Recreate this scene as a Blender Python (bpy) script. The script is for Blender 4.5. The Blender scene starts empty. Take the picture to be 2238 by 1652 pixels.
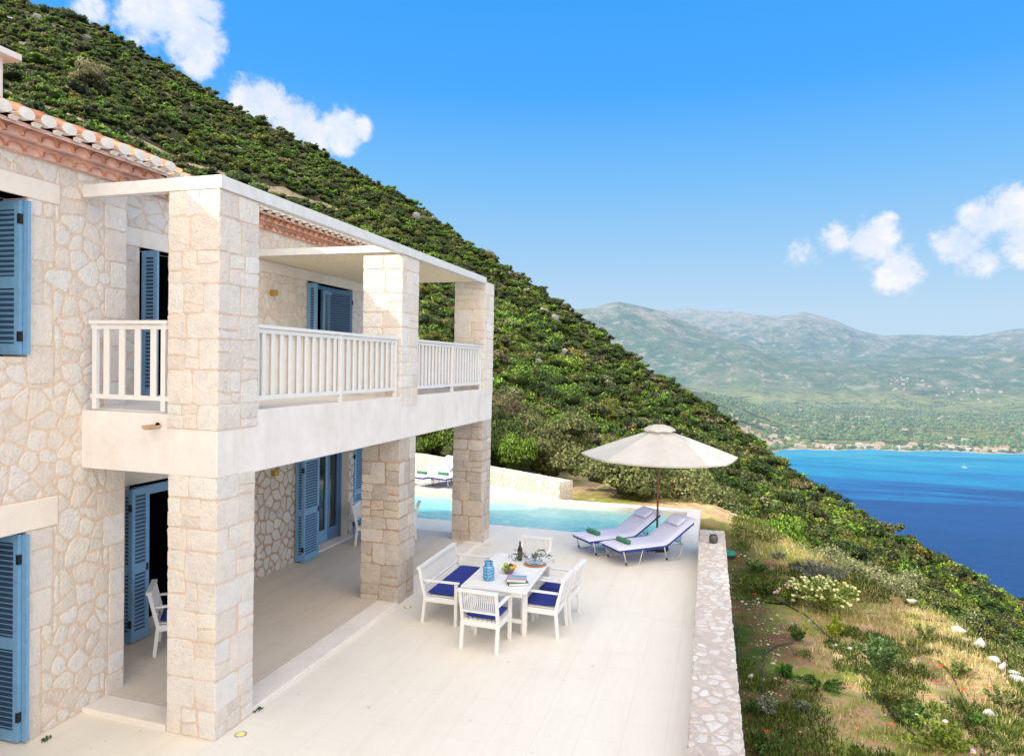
import bpy, math, random
import numpy as np
from mathutils import Vector, Matrix, noise as mnoise
R = math.radians
random.seed(7)
rng = np.random.default_rng(7)
scene = bpy.context.scene
col = scene.collection

# ------------------------------------------------------------------ camera
CX = ((0.95668767, 0.29052098, 0.01860795), (0.02372757, -0.01410919, -0.99961889), (-0.29014772, 0.9567646, -0.02039144))
cd = bpy.data.cameras.new('camera'); cam = bpy.data.objects.new('camera', cd); col.objects.link(cam)
m = Matrix.Identity(4)
for i in range(3):
    m[i][0] = CX[0][i]; m[i][1] = -CX[1][i]; m[i][2] = -CX[2][i]
m[2][3] = 4.0
cam.matrix_world = m
cd.sensor_width = 36; cd.lens = 36 * 1491.85 / 2238; cd.clip_start = 0.1; cd.clip_end = 60000
scene.camera = cam

# ------------------------------------------------------------------ helpers
def tag(o, label=None, cat=None, group=None, kind=None):
    if label: o['label'] = label
    if cat: o['category'] = cat
    if group: o['group'] = group
    if kind: o['kind'] = kind
    return o

def empty(name, loc=(0, 0, 0), rz=0.0, label=None, cat=None, group=None):
    o = bpy.data.objects.new(name, None); col.objects.link(o)
    o.empty_display_size = .1
    o.location = loc; o.rotation_euler = (0, 0, rz)
    return tag(o, label, cat, group)

class MB:
    def __init__(s):
        s.v = []; s.f = []; s.m = []; s.c = []
    def face(s, pts, mi=0, c=(1, 1, 1)):
        n = len(s.v); s.v += [tuple(p) for p in pts]; s.f.append(tuple(range(n, n + len(pts)))); s.m.append(mi); s.c.append(c)
    def add(s, vs, fs, mi=0, c=(1, 1, 1)):
        n = len(s.v); s.v += [tuple(p) for p in vs]
        for f in fs: s.f.append(tuple(i + n for i in f)); s.m.append(mi); s.c.append(c)
    def box(s, x0, x1, y0, y1, z0, z1, mi=0, c=(1, 1, 1), M=None):
        vs = [(x, y, z) for z in (z0, z1) for y in (y0, y1) for x in (x0, x1)]
        if M is not None: vs = [tuple(M @ Vector(p)) for p in vs]
        s.add(vs, [(0, 2, 3, 1), (4, 5, 7, 6), (0, 1, 5, 4), (2, 6, 7, 3), (0, 4, 6, 2), (1, 3, 7, 5)], mi, c)
    def bar(s, a, b, w, d, up=(0, 0, 1), mi=0, c=(1, 1, 1)):
        a = Vector(a); b = Vector(b); t = (b - a); L = t.length; t.normalize()
        u = Vector(up).cross(t)
        if u.length < 1e-4: u = Vector((1, 0, 0)).cross(t)
        u.normalize(); n = t.cross(u)
        vs = []
        for p in (a, b):
            for (i, j) in ((-1, -1), (1, -1), (1, 1), (-1, 1)):
                vs.append(tuple(p + u * (w / 2 * i) + n * (d / 2 * j)))
        s.add(vs, [(3, 2, 1, 0), (4, 5, 6, 7), (0, 1, 5, 4), (1, 2, 6, 5), (2, 3, 7, 6), (3, 0, 4, 7)], mi, c)
    def tube(s, path, r, n=8, mi=0, c=(1, 1, 1), closed=False):
        P = [Vector(p) for p in path]; rs = r if isinstance(r, (list, tuple)) else [r] * len(P)
        base = len(s.v); prev = None
        for i, p in enumerate(P):
            if closed: t = P[(i + 1) % len(P)] - P[i - 1]
            else: t = P[min(i + 1, len(P) - 1)] - P[max(i - 1, 0)]
            t.normalize()
            if prev is None:
                u = t.cross(Vector((0, 0, 1)))
                if u.length < .05: u = t.cross(Vector((1, 0, 0)))
            else: u = prev - t * prev.dot(t)
            u.normalize(); prev = u; w = t.cross(u)
            for k in range(n):
                a = 2 * math.pi * k / n
                s.v.append(tuple(p + (u * math.cos(a) + w * math.sin(a)) * rs[i]))
        m_ = len(P)
        for i in range(m_ if closed else m_ - 1):
            j = (i + 1) % m_
            for k in range(n):
                s.f.append((base + i * n + k, base + i * n + (k + 1) % n, base + j * n + (k + 1) % n, base + j * n + k)); s.m.append(mi); s.c.append(c)
        if not closed:
            s.f.append(tuple(base + k for k in range(n))[::-1]); s.m.append(mi); s.c.append(c)
            s.f.append(tuple(base + (m_ - 1) * n + k for k in range(n))); s.m.append(mi); s.c.append(c)
    def lathe(s, prof, cx=0, cy=0, cz=0, n=20, mi=0, c=(1, 1, 1)):
        base = len(s.v)
        for (r, z) in prof:
            for k in range(n):
                a = 2 * math.pi * k / n
                s.v.append((cx + r * math.cos(a), cy + r * math.sin(a), cz + z))
        for i in range(len(prof) - 1):
            for k in range(n):
                s.f.append((base + i * n + k, base + i * n + (k + 1) % n, base + (i + 1) * n + (k + 1) % n, base + (i + 1) * n + k)); s.m.append(mi); s.c.append(c)
    def ball(s, p, r, mi=0, c=(1, 1, 1), n=10, sz=1.0):
        prof = [(max(1e-4, math.sin(math.pi * i / 7)) * r, -math.cos(math.pi * i / 7) * r * sz) for i in range(8)]
        s.lathe(prof, p[0], p[1], p[2], n, mi, c)
    def build(s, name, mats, parent=None, smooth=False, bevel=0, rotloc=True):
        me = bpy.data.meshes.new(name)
        v = s.v
        me.from_pydata(v, [], s.f)
        mats = mats if isinstance(mats, (list, tuple)) else [mats]
        for mt in mats: me.materials.append(mt)
        me.polygons.foreach_set('material_index', s.m)
        if any(c != (1, 1, 1) for c in s.c):
            ca = me.color_attributes.new('Col', 'FLOAT_COLOR', 'CORNER')
            arr = []
            for f, c in zip(s.f, s.c): arr += [c[0], c[1], c[2], 1.0] * len(f)
            ca.data.foreach_set('color', arr)
        if smooth: me.polygons.foreach_set('use_smooth', [True] * len(s.f))
        me.update()
        o = bpy.data.objects.new(name, me); col.objects.link(o)
        if parent is not None: o.parent = parent
        if bevel:
            b = o.modifiers.new('bevel', 'BEVEL'); b.width = bevel; b.segments = 2; b.limit_method = 'ANGLE'; b.angle_limit = R(40)
        return o

def np_mesh(name, V, F, mats, C=None, mi=None, parent=None, smooth=False):
    """V (n,3), F (m,k) all same k."""
    me = bpy.data.meshes.new(name); k = F.shape[1]
    me.vertices.add(len(V)); me.vertices.foreach_set('co', V.astype(np.float32).ravel())
    me.loops.add(F.size); me.loops.foreach_set('vertex_index', F.astype(np.int32).ravel())
    me.polygons.add(len(F)); me.polygons.foreach_set('loop_start', np.arange(0, F.size, k, dtype=np.int32))
    me.polygons.foreach_set('loop_total', np.full(len(F), k, dtype=np.int32))
    for mt in (mats if isinstance(mats, (list, tuple)) else [mats]): me.materials.append(mt)
    if mi is not None: me.polygons.foreach_set('material_index', mi.astype(np.int32))
    if smooth: me.polygons.foreach_set('use_smooth', np.ones(len(F), dtype=bool))
    me.update(calc_edges=True); me.validate()
    if C is not None:
        ca = me.color_attributes.new('Col', 'FLOAT_COLOR', 'CORNER')
        c4 = np.ones((len(F), k, 4), dtype=np.float32); c4[:, :, :3] = C[:, None, :]
        ca.data.foreach_set('color', c4.ravel())
    o = bpy.data.objects.new(name, me); col.objects.link(o)
    if parent is not None: o.parent = parent
    return o

def children(o): return [c for c in bpy.data.objects if c.parent == o]
def copy_tree(o, parent=None, kids=None):
    c = o.copy(); col.objects.link(c)
    if parent is not None: c.parent = parent
    for ch in children(o): copy_tree(ch, c)
    return c

# ------------------------------------------------------------------ materials
def mat(name):
    mt = bpy.data.materials.new(name); mt.use_nodes = True
    nt = mt.node_tree; nt.nodes.clear()
    out = nt.nodes.new('ShaderNodeOutputMaterial')
    p = nt.nodes.new('ShaderNodeBsdfPrincipled'); nt.links.new(p.outputs[0], out.inputs[0])
    return mt, nt, p, out
def N(nt, t, **kw):
    n = nt.nodes.new(t)
    for k, v in kw.items():
        if k.startswith('_'): setattr(n, k[1:], v)
    return n
def noise(nt, vec, scale, detail=4, rough=.55, dim='3D'):
    n = nt.nodes.new('ShaderNodeTexNoise'); n.inputs['Scale'].default_value = scale; n.inputs['Detail'].default_value = detail; n.inputs['Roughness'].default_value = rough
    if vec is not None: nt.links.new(vec, n.inputs['Vector'])
    return n.outputs['Fac']
def ramp(nt, fac, stops, interp='LINEAR'):
    r = nt.nodes.new('ShaderNodeValToRGB'); r.color_ramp.interpolation = interp
    el = r.color_ramp.elements
    while len(el) < len(stops): el.new(0.5)
    for e, (p, c) in zip(el, stops):
        e.position = p; e.color = (*c, 1) if len(c) == 3 else c
    nt.links.new(fac, r.inputs[0]); return r.outputs[0]
def mapr(nt, val, a, b, c=0, d=1, smooth=False):
    n = nt.nodes.new('ShaderNodeMapRange')
    if smooth: n.interpolation_type = 'SMOOTHSTEP'
    for i, x in ((1, a), (2, b), (3, c), (4, d)): n.inputs[i].default_value = x
    nt.links.new(val, n.inputs[0]); return n.outputs[0]
def mix(nt, fac, a, b, mode='MIX'):
    n = nt.nodes.new('ShaderNodeMix'); n.data_type = 'RGBA'; n.blend_type = mode
    for s, x in ((n.inputs[0], fac), (n.inputs[6], a), (n.inputs[7], b)):
        if isinstance(x, (int, float)): s.default_value = x
        elif isinstance(x, tuple): s.default_value = (*x, 1) if len(x) == 3 else x
        else: nt.links.new(x, s)
    return n.outputs[2]
def math_(nt, op, a, b=0.0, clamp=False):
    n = nt.nodes.new('ShaderNodeMath'); n.operation = op; n.use_clamp = clamp
    for s, x in ((n.inputs[0], a), (n.inputs[1], b)):
        if isinstance(x, (int, float)): s.default_value = x
        else: nt.links.new(x, s)
    return n.outputs[0]
def bump(nt, p, h, strength=.3, dist=.02):
    b = nt.nodes.new('ShaderNodeBump'); b.inputs['Strength'].default_value = strength; b.inputs['Distance'].default_value = dist
    nt.links.new(h, b.inputs['Height']); nt.links.new(b.outputs[0], p.inputs['Normal'])
def wpos(nt): return nt.nodes.new('ShaderNodeNewGeometry').outputs['Position']
def opos(nt): return nt.nodes.new('ShaderNodeTexCoord').outputs['Object']
def mapping(nt, vec, scale=(1, 1, 1), rot=(0, 0, 0)):
    mp = nt.nodes.new('ShaderNodeMapping'); mp.inputs['Scale'].default_value = scale; mp.inputs['Rotation'].default_value = rot
    nt.links.new(vec, mp.inputs['Vector']); return mp.outputs[0]
def plain(name, c, rough=.5, var=.08, scale=30, metal=0, bmp=0.0, spec=.5):
    mt, nt, p, _ = mat(name)
    n = noise(nt, opos(nt), scale, 4)
    v = mapr(nt, n, .3, .7, 1 - var, 1 + var)
    nt.links.new(mix(nt, 1.0, c, v, 'MULTIPLY'), p.inputs['Base Color'])
    p.inputs['Roughness'].default_value = rough; p.inputs['Metallic'].default_value = metal
    p.inputs['Specular IOR Level'].default_value = spec
    if bmp: bump(nt, p, n, bmp, .01)
    return mt
def attr(nt, nm='Col'):
    a = nt.nodes.new('ShaderNodeAttribute'); a.attribute_name = nm; return a.outputs['Color']

# rubble stone: stones and mortar are geometry, colour comes from the mesh
mt, nt, p, _ = mat('limestone_rubble'); M_STONE = mt
pos = wpos(nt)
n1 = noise(nt, pos, 9, 6, .68); n2 = noise(nt, pos, 42, 6, .75); n3 = noise(nt, pos, 1.6, 5, .65); n5 = noise(nt, pos, 22, 5, .7)
c = mix(nt, 1.0, attr(nt), mapr(nt, n1, .3, .7, .88, 1.1), 'MULTIPLY')
c = mix(nt, mapr(nt, n1, .50, .68, 0, .28), c, (.80, .62, .46))
c = mix(nt, mapr(nt, n3, .50, .70, 0, .28), c, (.78, .62, .48)); c = mix(nt, mapr(nt, n5, .55, .70, 0, .20), c, (.62, .56, .50))
pits = mapr(nt, n2, .28, .41, .70, 1.0)
c = mix(nt, 1.0, c, pits, 'MULTIPLY')
nt.links.new(c, p.inputs['Base Color']); p.inputs['Roughness'].default_value = .9; p.inputs['Specular IOR Level'].default_value = .2
bump(nt, p, math_(nt, 'ADD', n2, math_(nt, 'MULTIPLY', n5, 1.6)), .9, .022)

def stucco(name, c):
    mt, nt, p, _ = mat(name); pos = wpos(nt)
    n1 = noise(nt, pos, 3, 4); n2 = noise(nt, pos, 120, 3, .7)
    cc = mix(nt, 1.0, c, mapr(nt, n1, .3, .7, .95, 1.04), 'MULTIPLY')
    st = noise(nt, mapping(nt, pos, (6, 6, .5)), 1.0, 4)
    cc = mix(nt, mapr(nt, st, .52, .75, 0, .22), cc, (.50, .42, .35)); bl_ = noise(nt, pos, 1.4, 6, .7); cc = mix(nt, mapr(nt, bl_, .5, .72, 0, .3), cc, (.62, .53, .46)); cr = noise(nt, mapping(nt, pos, (1, 1, .6)), 2.2, 8, .8); cc = mix(nt, mapr(nt, math_(nt, 'ABSOLUTE', math_(nt, 'SUBTRACT', cr, .5)), 0, .004, .35, 0), cc, (.38, .32, .28))
    nt.links.new(cc, p.inputs['Base Color']); p.inputs['Roughness'].default_value = .92; p.inputs['Specular IOR Level'].default_value = .2
    bump(nt, p, math_(nt, 'ADD', n2, math_(nt, 'MULTIPLY', noise(nt, pos, 7, 4), 2.0)), .35, .008); return mt
M_STUCCO = stucco('plaster', (.82, .775, .735))
M_LINTEL = stucco('dressed_stone', (.82, .755, .68))
M_CEIL = stucco('soffit_plaster', (.62, .57, .52))

# travertine paving
def paving(name, base, vein, joint):
    mt, nt, p, _ = mat(name); pos = wpos(nt)
    st = noise(nt, mapping(nt, pos, (2.6, .35, 1), (0, 0, R(8))), 1.6, 7, .68)
    fine = noise(nt, mapping(nt, pos, (28, 2.2, 1), (0, 0, R(8))), 1.0, 4, .6)
    bl = noise(nt, pos, .45, 3)
    bk = nt.nodes.new('ShaderNodeTexBrick'); bk.offset = .5
    bk.inputs['Scale'].default_value = 1.0; bk.inputs['Brick Width'].default_value = .9; bk.inputs['Row Height'].default_value = .45
    bk.inputs['Mortar Size'].default_value = .004; bk.inputs['Mortar Smooth'].default_value = .3
    bk.inputs['Color1'].default_value = (.985, .985, .985, 1); bk.inputs['Color2'].default_value = (1.0, 1.0, 1.0, 1); bk.inputs['Mortar'].default_value = (*joint, 1)
    nt.links.new(mapping(nt, pos, (1, 1, 1), (0, 0, R(90))), bk.inputs['Vector'])
    c = mix(nt, mapr(nt, st, .48, .75, 0, .32), base, vein)
    c = mix(nt, mapr(nt, fine, .5, .75, 0, .16), c, vein)
    c = mix(nt, mapr(nt, bl, .35, .7, 0, .25), c, (base[0] * .9, base[1] * .88, base[2] * .84))
    c = mix(nt, 1.0, c, bk.outputs['Color'], 'MULTIPLY')
    sp_ = noise(nt, mapping(nt, pos, (1, 1, 1)), 7.5, 3, .5); c = mix(nt, mapr(nt, sp_, .70, .76, 0, .5), c, (.45, .36, .26))
    wt = noise(nt, mapping(nt, pos, (.5, 1.3, 1)), 1.1, 6, .7); c = mix(nt, mapr(nt, wt, .55, .75, 0, .28), c, (.66, .58, .47))
    nt.links.new(c, p.inputs['Base Color']); p.inputs['Roughness'].default_value = .62; p.inputs['Specular IOR Level'].default_value = .35
    bump(nt, p, fine, .12, .004); return mt
M_PAVE = paving('travertine_paving', (.82, .78, .695), (.66, .58, .47), (.91, .89, .87))
M_PAVE2 = paving('portico_paving', (.68, .61, .52), (.40, .32, .22), (.82, .78, .74))  # same stone as the terrace, portico shade put into a darker tone
M_SILL = stucco('smooth_coping', (.82, .77, .71))
M_WHITE = plain('white_painted_wood', (.80, .80, .79), .42, .03, 20)
M_BEAM = plain('whitewashed_beam', (.72, .72, .70), .6, .07, 9, bmp=.15)
M_RAIL = plain('white_railing_paint', (.78, .77, .75), .45, .03, 12)
M_PANEL = plain('cream_screen', (.80, .74, .66), .8, .05, 9)
M_BLUE = plain('blue_shutter_paint', (.17, .36, .58), .45, .08, 14)
M_BLUED = plain('dark_blue_paint', (.09, .20, .37), .4, .08, 14)
M_LOUVD = plain('louvre_painted_shadow', (.03, .07, .14), .6, .05, 14)
M_NAVY = plain('navy_cushion_fabric', (.028, .045, .24), .9, .25, 60, bmp=.4, spec=.2)
M_NAVYD = plain('blue_lounger_fabric', (.02, .05, .25), .8, .1, 60)
M_LAV = plain('pale_lavender_towelling', (.66, .68, .88), .95, .05, 50, bmp=.25, spec=.1)
M_LAVW = plain('white_towelling', (.80, .80, .86), .95, .04, 50, bmp=.25, spec=.1)
M_GREEN = plain('green_towel', (.07, .24, .13), .95, .22, 70, bmp=.6, spec=.1)
M_ALU = plain('grey_metal_tube', (.55, .55, .55), .35, .04, 10, metal=.6)
M_BLACK = plain('black_rubber', (.015, .015, .017), .6, .1, 10)
M_HINGE = plain('black_iron', (.012, .012, .014), .5, .1, 10)
M_MORTAR = plain('pale_mortar', (.74, .70, .65), .9, .08, 15, bmp=.3, spec=.2)
M_BRASS = plain('brass', (.55, .36, .08), .35, .1, 20, metal=.7)
M_POLE = plain('varnished_wood', (.17, .06, .03), .4, .25, 20)
M_CANVAS = plain('cream_canvas', (.74, .71, .64), .9, .05, 6, bmp=.1, spec=.1)
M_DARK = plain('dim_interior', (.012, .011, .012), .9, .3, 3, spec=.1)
M_CURT = plain('grey_blue_curtain', (.12, .15, .22), .9, .3, 8)
M_SOIL_STEM = plain('woody_stem', (.16, .12, .09), .9, .3, 15)

# terracotta tiles: colour from mesh
mt, nt, p, _ = mat('terracotta_tile'); M_TERRA = mt
pos = wpos(nt); n1 = noise(nt, pos, 5, 4); n2 = noise(nt, pos, 45, 4, .7)
c = mix(nt, 1.0, attr(nt), mapr(nt, n1, .3, .7, .75, 1.2), 'MULTIPLY')
c = mix(nt, mapr(nt, n2, .5, .75, 0, .3), c, (.62, .48, .38))
nt.links.new(c, p.inputs['Base Color']); p.inputs['Roughness'].default_value = .85; bump(nt, p, n2, .4, .01)

# glass
mt, nt, p, _ = mat('window_glass'); M_GLASS = mt
p.inputs['Base Color'].default_value = (.02, .03, .04, 1); p.inputs['Roughness'].default_value = .06; p.inputs['Specular IOR Level'].default_value = .6

# generic coloured leaf material
def leafmat(name, trans=.15):
    mt, nt, p, out = mat(name)
    c = attr(nt)
    oi = nt.nodes.new('ShaderNodeObjectInfo')
    v = mapr(nt, oi.outputs['Random'], 0, 1, .8, 1.2)
    c = mix(nt, 1.0, c, v, 'MULTIPLY')
    nt.links.new(c, p.inputs['Base Color']); p.inputs['Roughness'].default_value = .65; p.inputs['Specular IOR Level'].default_value = .25
    t = nt.nodes.new('ShaderNodeBsdfTranslucent'); nt.links.new(c, t.inputs['Color'])
    ms = nt.nodes.new('ShaderNodeMixShader'); ms.inputs[0].default_value = trans
    nt.links.new(p.outputs[0], ms.inputs[1]); nt.links.new(t.outputs[0], ms.inputs[2]); nt.links.new(ms.outputs[0], out.inputs[0])
    return mt
M_LEAF = leafmat('foliage')

def colmat(name, rough=.8, var=.2, scale=20, bmp=.3):
    mt, nt, p, _ = mat(name); n = noise(nt, wpos(nt), scale, 4)
    nt.links.new(mix(nt, 1.0, attr(nt), mapr(nt, n, .3, .7, 1 - var, 1 + var), 'MULTIPLY'), p.inputs['Base Color'])
    p.inputs['Roughness'].default_value = rough
    if bmp: bump(nt, p, n, bmp, .02)
    return mt
M_ROCK = colmat('pale_limestone_rock', .9, .2, 12, .6)
M_FLOWER = colmat('petals', .7, .1, 40, 0)
M_FRUIT = colmat('fruit_skin', .35, .12, 30, 0)

# ------------------------------------------------------------------ light and sky
SUN = Vector((-1.0, -.49, .80)).normalized()
elev = math.asin(SUN.z); az = math.atan2(SUN.x, SUN.y)
sd = bpy.data.lights.new('sun', 'SUN'); sd.energy = 5.0; sd.angle = R(.5); sd.color = (1.0, .93, .82)
so = bpy.data.objects.new('sun', sd); col.objects.link(so)
so.rotation_euler = SUN.to_track_quat('Z', 'Y').to_euler()
so.location = (-20, -12, 30)

w = bpy.data.worlds.new('World'); scene.world = w; w.use_nodes = True
nt = w.node_tree; nt.nodes.clear()
out = nt.nodes.new('ShaderNodeOutputWorld'); bg = nt.nodes.new('ShaderNodeBackground'); nt.links.new(bg.outputs[0], out.inputs[0])
sky = nt.nodes.new('ShaderNodeTexSky'); sky.sky_type = 'NISHITA'; sky.sun_disc = False
sky.sun_elevation = elev; sky.sun_rotation = az; sky.altitude = 200; sky.air_density = 1.0; sky.dust_density = .6; sky.ozone_density = 1.6
gen = nt.nodes.new('ShaderNodeTexCoord').outputs['Generated']
nrm = nt.nodes.new('ShaderNodeVectorMath'); nrm.operation = 'NORMALIZE'; nt.links.new(gen, nrm.inputs[0]); D = nrm.outputs[0]
sx = nt.nodes.new('ShaderNodeSeparateXYZ'); nt.links.new(D, sx.inputs[0]); DZ = sx.outputs[2]
S = .1   # background strength
def k(c): return tuple(x / S for x in c)
grad = ramp(nt, mapr(nt, DZ, 0, .55), [(0, (.56, .75, .92)), (.14, (.53, .735, .93)), (.28, (.38, .66, .96)), (.46, (.21, .56, 1.0)), (.66, (.075, .43, 1.05)), (1, (.03, .36, 1.0))])
gs = nt.nodes.new('ShaderNodeVectorMath'); gs.operation = 'SCALE'; gs.inputs['Scale'].default_value = 1 / S; nt.links.new(grad, gs.inputs[0])
skyc = mix(nt, .93, sky.outputs[0], gs.outputs[0])
# added fill glow in the unseen sky behind the viewer, brightens shaded faces
dt = nt.nodes.new('ShaderNodeVectorMath'); dt.operation = 'DOT_PRODUCT'; nt.links.new(D, dt.inputs[0]); dt.inputs[1].default_value = Vector((math.sin(R(172)) * .80, math.cos(R(172)) * .80, .60)).normalized()
glow = mapr(nt, dt.outputs['Value'], .0, .78, 0, 1, True)
GLOW = (2.42, 2.20, 1.98)
skyc = mix(nt, glow, skyc, k(GLOW))
# clouds
cn1 = noise(nt, mapping(nt, D, (1, 1, 1.25)), 13, 10, .66)
cn2 = noise(nt, D, 34, 8, .68)
blobs = [(375, -5, 95, 1), (420, 80, 70, 1), (455, 25, 40, .9), (430, 135, 40, .9), (330, 40, 70, .8), (200, 15, 40, .55),
         (570, 225, 62, 1), (640, 265, 60, 1), (690, 300, 45, .9), (745, 290, 52, 1), (785, 285, 32, .8),
         (1835, 525, 44, .62), (1905, 530, 56, .85), (1925, 500, 34, .8), (1965, 590, 52, .7), (1755, 565, 40, .42),
         (2100, 535, 56, .85), (2145, 490, 50, .9), (2215, 470, 55, .9), (2140, 570, 42, .66), (2255, 500, 70, .9)]
Rm = Matrix(CX)
dens = None
for (u, v, r, a) in blobs:
    d = (Rm.transposed() @ Vector((u - 1119, v - 826, 1491.85))).normalized()
    vm = nt.nodes.new('ShaderNodeVectorMath'); vm.operation = 'DISTANCE'; nt.links.new(D, vm.inputs[0]); vm.inputs[1].default_value = d
    fr = mapr(nt, vm.outputs['Value'], 0, r / 1491.85 * 1.15, a, 0)
    dens = fr if dens is None else math_(nt, 'MAXIMUM', dens, fr)
dd = math_(nt, 'ADD', dens, mapr(nt, cn1, 0, 1, -.62, .55))
dd = math_(nt, 'ADD', dd, mapr(nt, cn2, 0, 1, -.36, .36))
cm = mapr(nt, dd, .10, .50, 0, 1, True)
cm = math_(nt, 'MULTIPLY', cm, mapr(nt, dens, 0.0, .12))
ccol = mix(nt, mapr(nt, math_(nt, 'ADD', cn1, math_(nt, 'MULTIPLY', cn2, .5)), .60, .92), k((.66, .79, .99)), k((.97, .97, 1.0)))
skyc = mix(nt, math_(nt, 'MULTIPLY', cm, .97), skyc, ccol)
nt.links.new(skyc, bg.inputs[0]); bg.inputs[1].default_value = S

scene.view_settings.view_transform = 'Standard'; scene.view_settings.look = 'None'; scene.view_settings.exposure = 0
scene.cycles.max_bounces = 6; scene.cycles.transparent_max_bounces = 8

# ------------------------------------------------------------------ stonework generator
STONE = [(.91, .86, .80), (.92, .88, .83), (.90, .83, .76), (.92, .89, .86), (.91, .84, .77), (.88, .81, .74)]
MORT = (.86, .71, .58)
GREYST = [(.62, .57, .51), (.68, .63, .58), (.56, .51, .46), (.72, .67, .61), (.60, .54, .47), (.66, .58, .49)]  # lower pillar stones: grey, with portico shade put into the tone
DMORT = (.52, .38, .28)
def clip_half(poly, a, b, c):   # keep a*x+b*y<=c
    outp = []
    n = len(poly)
    for i in range(n):
        p, q = poly[i], poly[(i + 1) % n]
        dp = a * p[0] + b * p[1] - c; dq = a * q[0] + b * q[1] - c
        if dp <= 0: outp.append(p)
        if (dp < 0 < dq) or (dq < 0 < dp):
            t = dp / (dp - dq); outp.append((p[0] + (q[0] - p[0]) * t, p[1] + (q[1] - p[1]) * t))
    return outp
def area(poly):
    return .5 * sum(poly[i][0] * poly[(i + 1) % len(poly)][1] - poly[(i + 1) % len(poly)][0] * poly[i][1] for i in range(len(poly)))
def inset(poly, g):
    if len(poly) < 3: return []
    res = poly
    n = len(poly)
    for i in range(n):
        p, q = poly[i], poly[(i + 1) % n]
        dx, dy = q[0] - p[0], q[1] - p[1]; L = math.hypot(dx, dy)
        if L < 1e-6: continue
        nx, ny = dy / L, -dx / L
        res = clip_half(res, nx, ny, nx * p[0] + ny * p[1] - g)
        if len(res) < 3: return []
    return res
def chaikin(poly, k=.22):
    o = []
    for i in range(len(poly)):
        p, q = poly[i], poly[(i + 1) % len(poly)]
        o.append((p[0] + (q[0] - p[0]) * k, p[1] + (q[1] - p[1]) * k)); o.append((p[0] + (q[0] - p[0]) * (1 - k), p[1] + (q[1] - p[1]) * (1 - k)))
    return o
def rough_edge(poly, step, amp, rnd):
    o = []
    for i in range(len(poly)):
        p, q = poly[i], poly[(i + 1) % len(poly)]; L = math.hypot(q[0] - p[0], q[1] - p[1]); n = max(1, int(L / step + .5))
        for k in range(n):
            t = k / n; o.append((p[0] + (q[0] - p[0]) * t + rnd.uniform(-amp, amp), p[1] + (q[1] - p[1]) * t + rnd.uniform(-amp, amp)))
    return o
def voronoi_cells(w, h, sx, sy, rnd, jit=.98):
    nx, ny = max(1, round(w / sx)), max(1, round(h / sy)); cx, cy = w / nx, h / ny
    S = {}
    for j in range(-2, ny + 2):
        for i in range(-2, nx + 2):
            if rnd.random() < .17 and 0 <= i < nx and 0 <= j < ny: continue
            S[(i, j)] = ((i + .5 + (j % 2) * .5 - .25 + (rnd.random() - .5) * jit) * cx, (j + .5 + (rnd.random() - .5) * jit) * cy)
    cells = []
    for (i, j), s in S.items():
        if not (-1 <= i <= nx and -1 <= j <= ny): continue
        poly = [(s[0] - 2 * cx, s[1] - 2 * cy), (s[0] + 2 * cx, s[1] - 2 * cy), (s[0] + 2 * cx, s[1] + 2 * cy), (s[0] - 2 * cx, s[1] + 2 * cy)]
        for dj in range(-2, 3):
            for di in range(-2, 3):
                if (di or dj) and (i + di, j + dj) in S:
                    t = S[(i + di, j + dj)]; a, b = t[0] - s[0], t[1] - s[1]
                    poly = clip_half(poly, a, b, a * (s[0] + t[0]) / 2 + b * (s[1] + t[1]) / 2)
                    if len(poly) < 3: break
            if len(poly) < 3: break
        if len(poly) >= 3:
            for (a, b, c_) in ((-1, 0, 0), (1, 0, w), (0, -1, 0), (0, 1, h)):
                poly = clip_half(poly, a, b, c_)
                if len(poly) < 3: break
        if len(poly) >= 3 and area(poly) > .002: cells.append(poly)
    return cells
def course_cells(w, h, rnd, hs=(.2, .42), minw=.16, heights=None):
    cells = []; z = 0; k_ = 0
    heights = heights or []
    while z < h - .02:
        ch = heights[k_] if k_ < len(heights) else rnd.uniform(*hs)
        if h - z - ch < hs[0] * .6: ch = h - z
        # widths
        if w < .9:
            r = rnd.random()
            if r < .25: cuts = [rnd.uniform(.42, .6)]
            elif r < .7: cuts = [rnd.uniform(.25, .36), rnd.uniform(.56, .72)]
            else: cuts = [rnd.uniform(.3, .7)]
        else:
            cuts = []; x = rnd.uniform(.2, .5)
            while x < w - .15: cuts.append(x / w); x += rnd.uniform(.2, .5)
        xs = [0] + [c_ * w for c_ in cuts] + [w]
        for a, b in zip(xs, xs[1:]):
            if b - a < w * .5 and ch > .24 and rnd.random() < .55:   # split a small filling stone
                zz = z + ch * rnd.uniform(.35, .65); sk = rnd.uniform(-.03, .03)
                cells.append([(a, z), (b, z), (b, zz + sk), (a, zz)]); cells.append([(a, zz), (b, zz + sk), (b, z + ch), (a, z + ch)])
            else: cells.append([(a, z), (b, z), (b, z + ch), (a, z + ch)])
        z += ch; k_ += 1
    # jitter inner corners
    o = []
    for c_ in cells:
        o.append([(x + (rnd.uniform(-.018, .018) if .01 < x < w - .01 else 0), y + (rnd.uniform(-.012, .012) if .01 < y < h - .01 else 0)) for x, y in c_])
    return o
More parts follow.
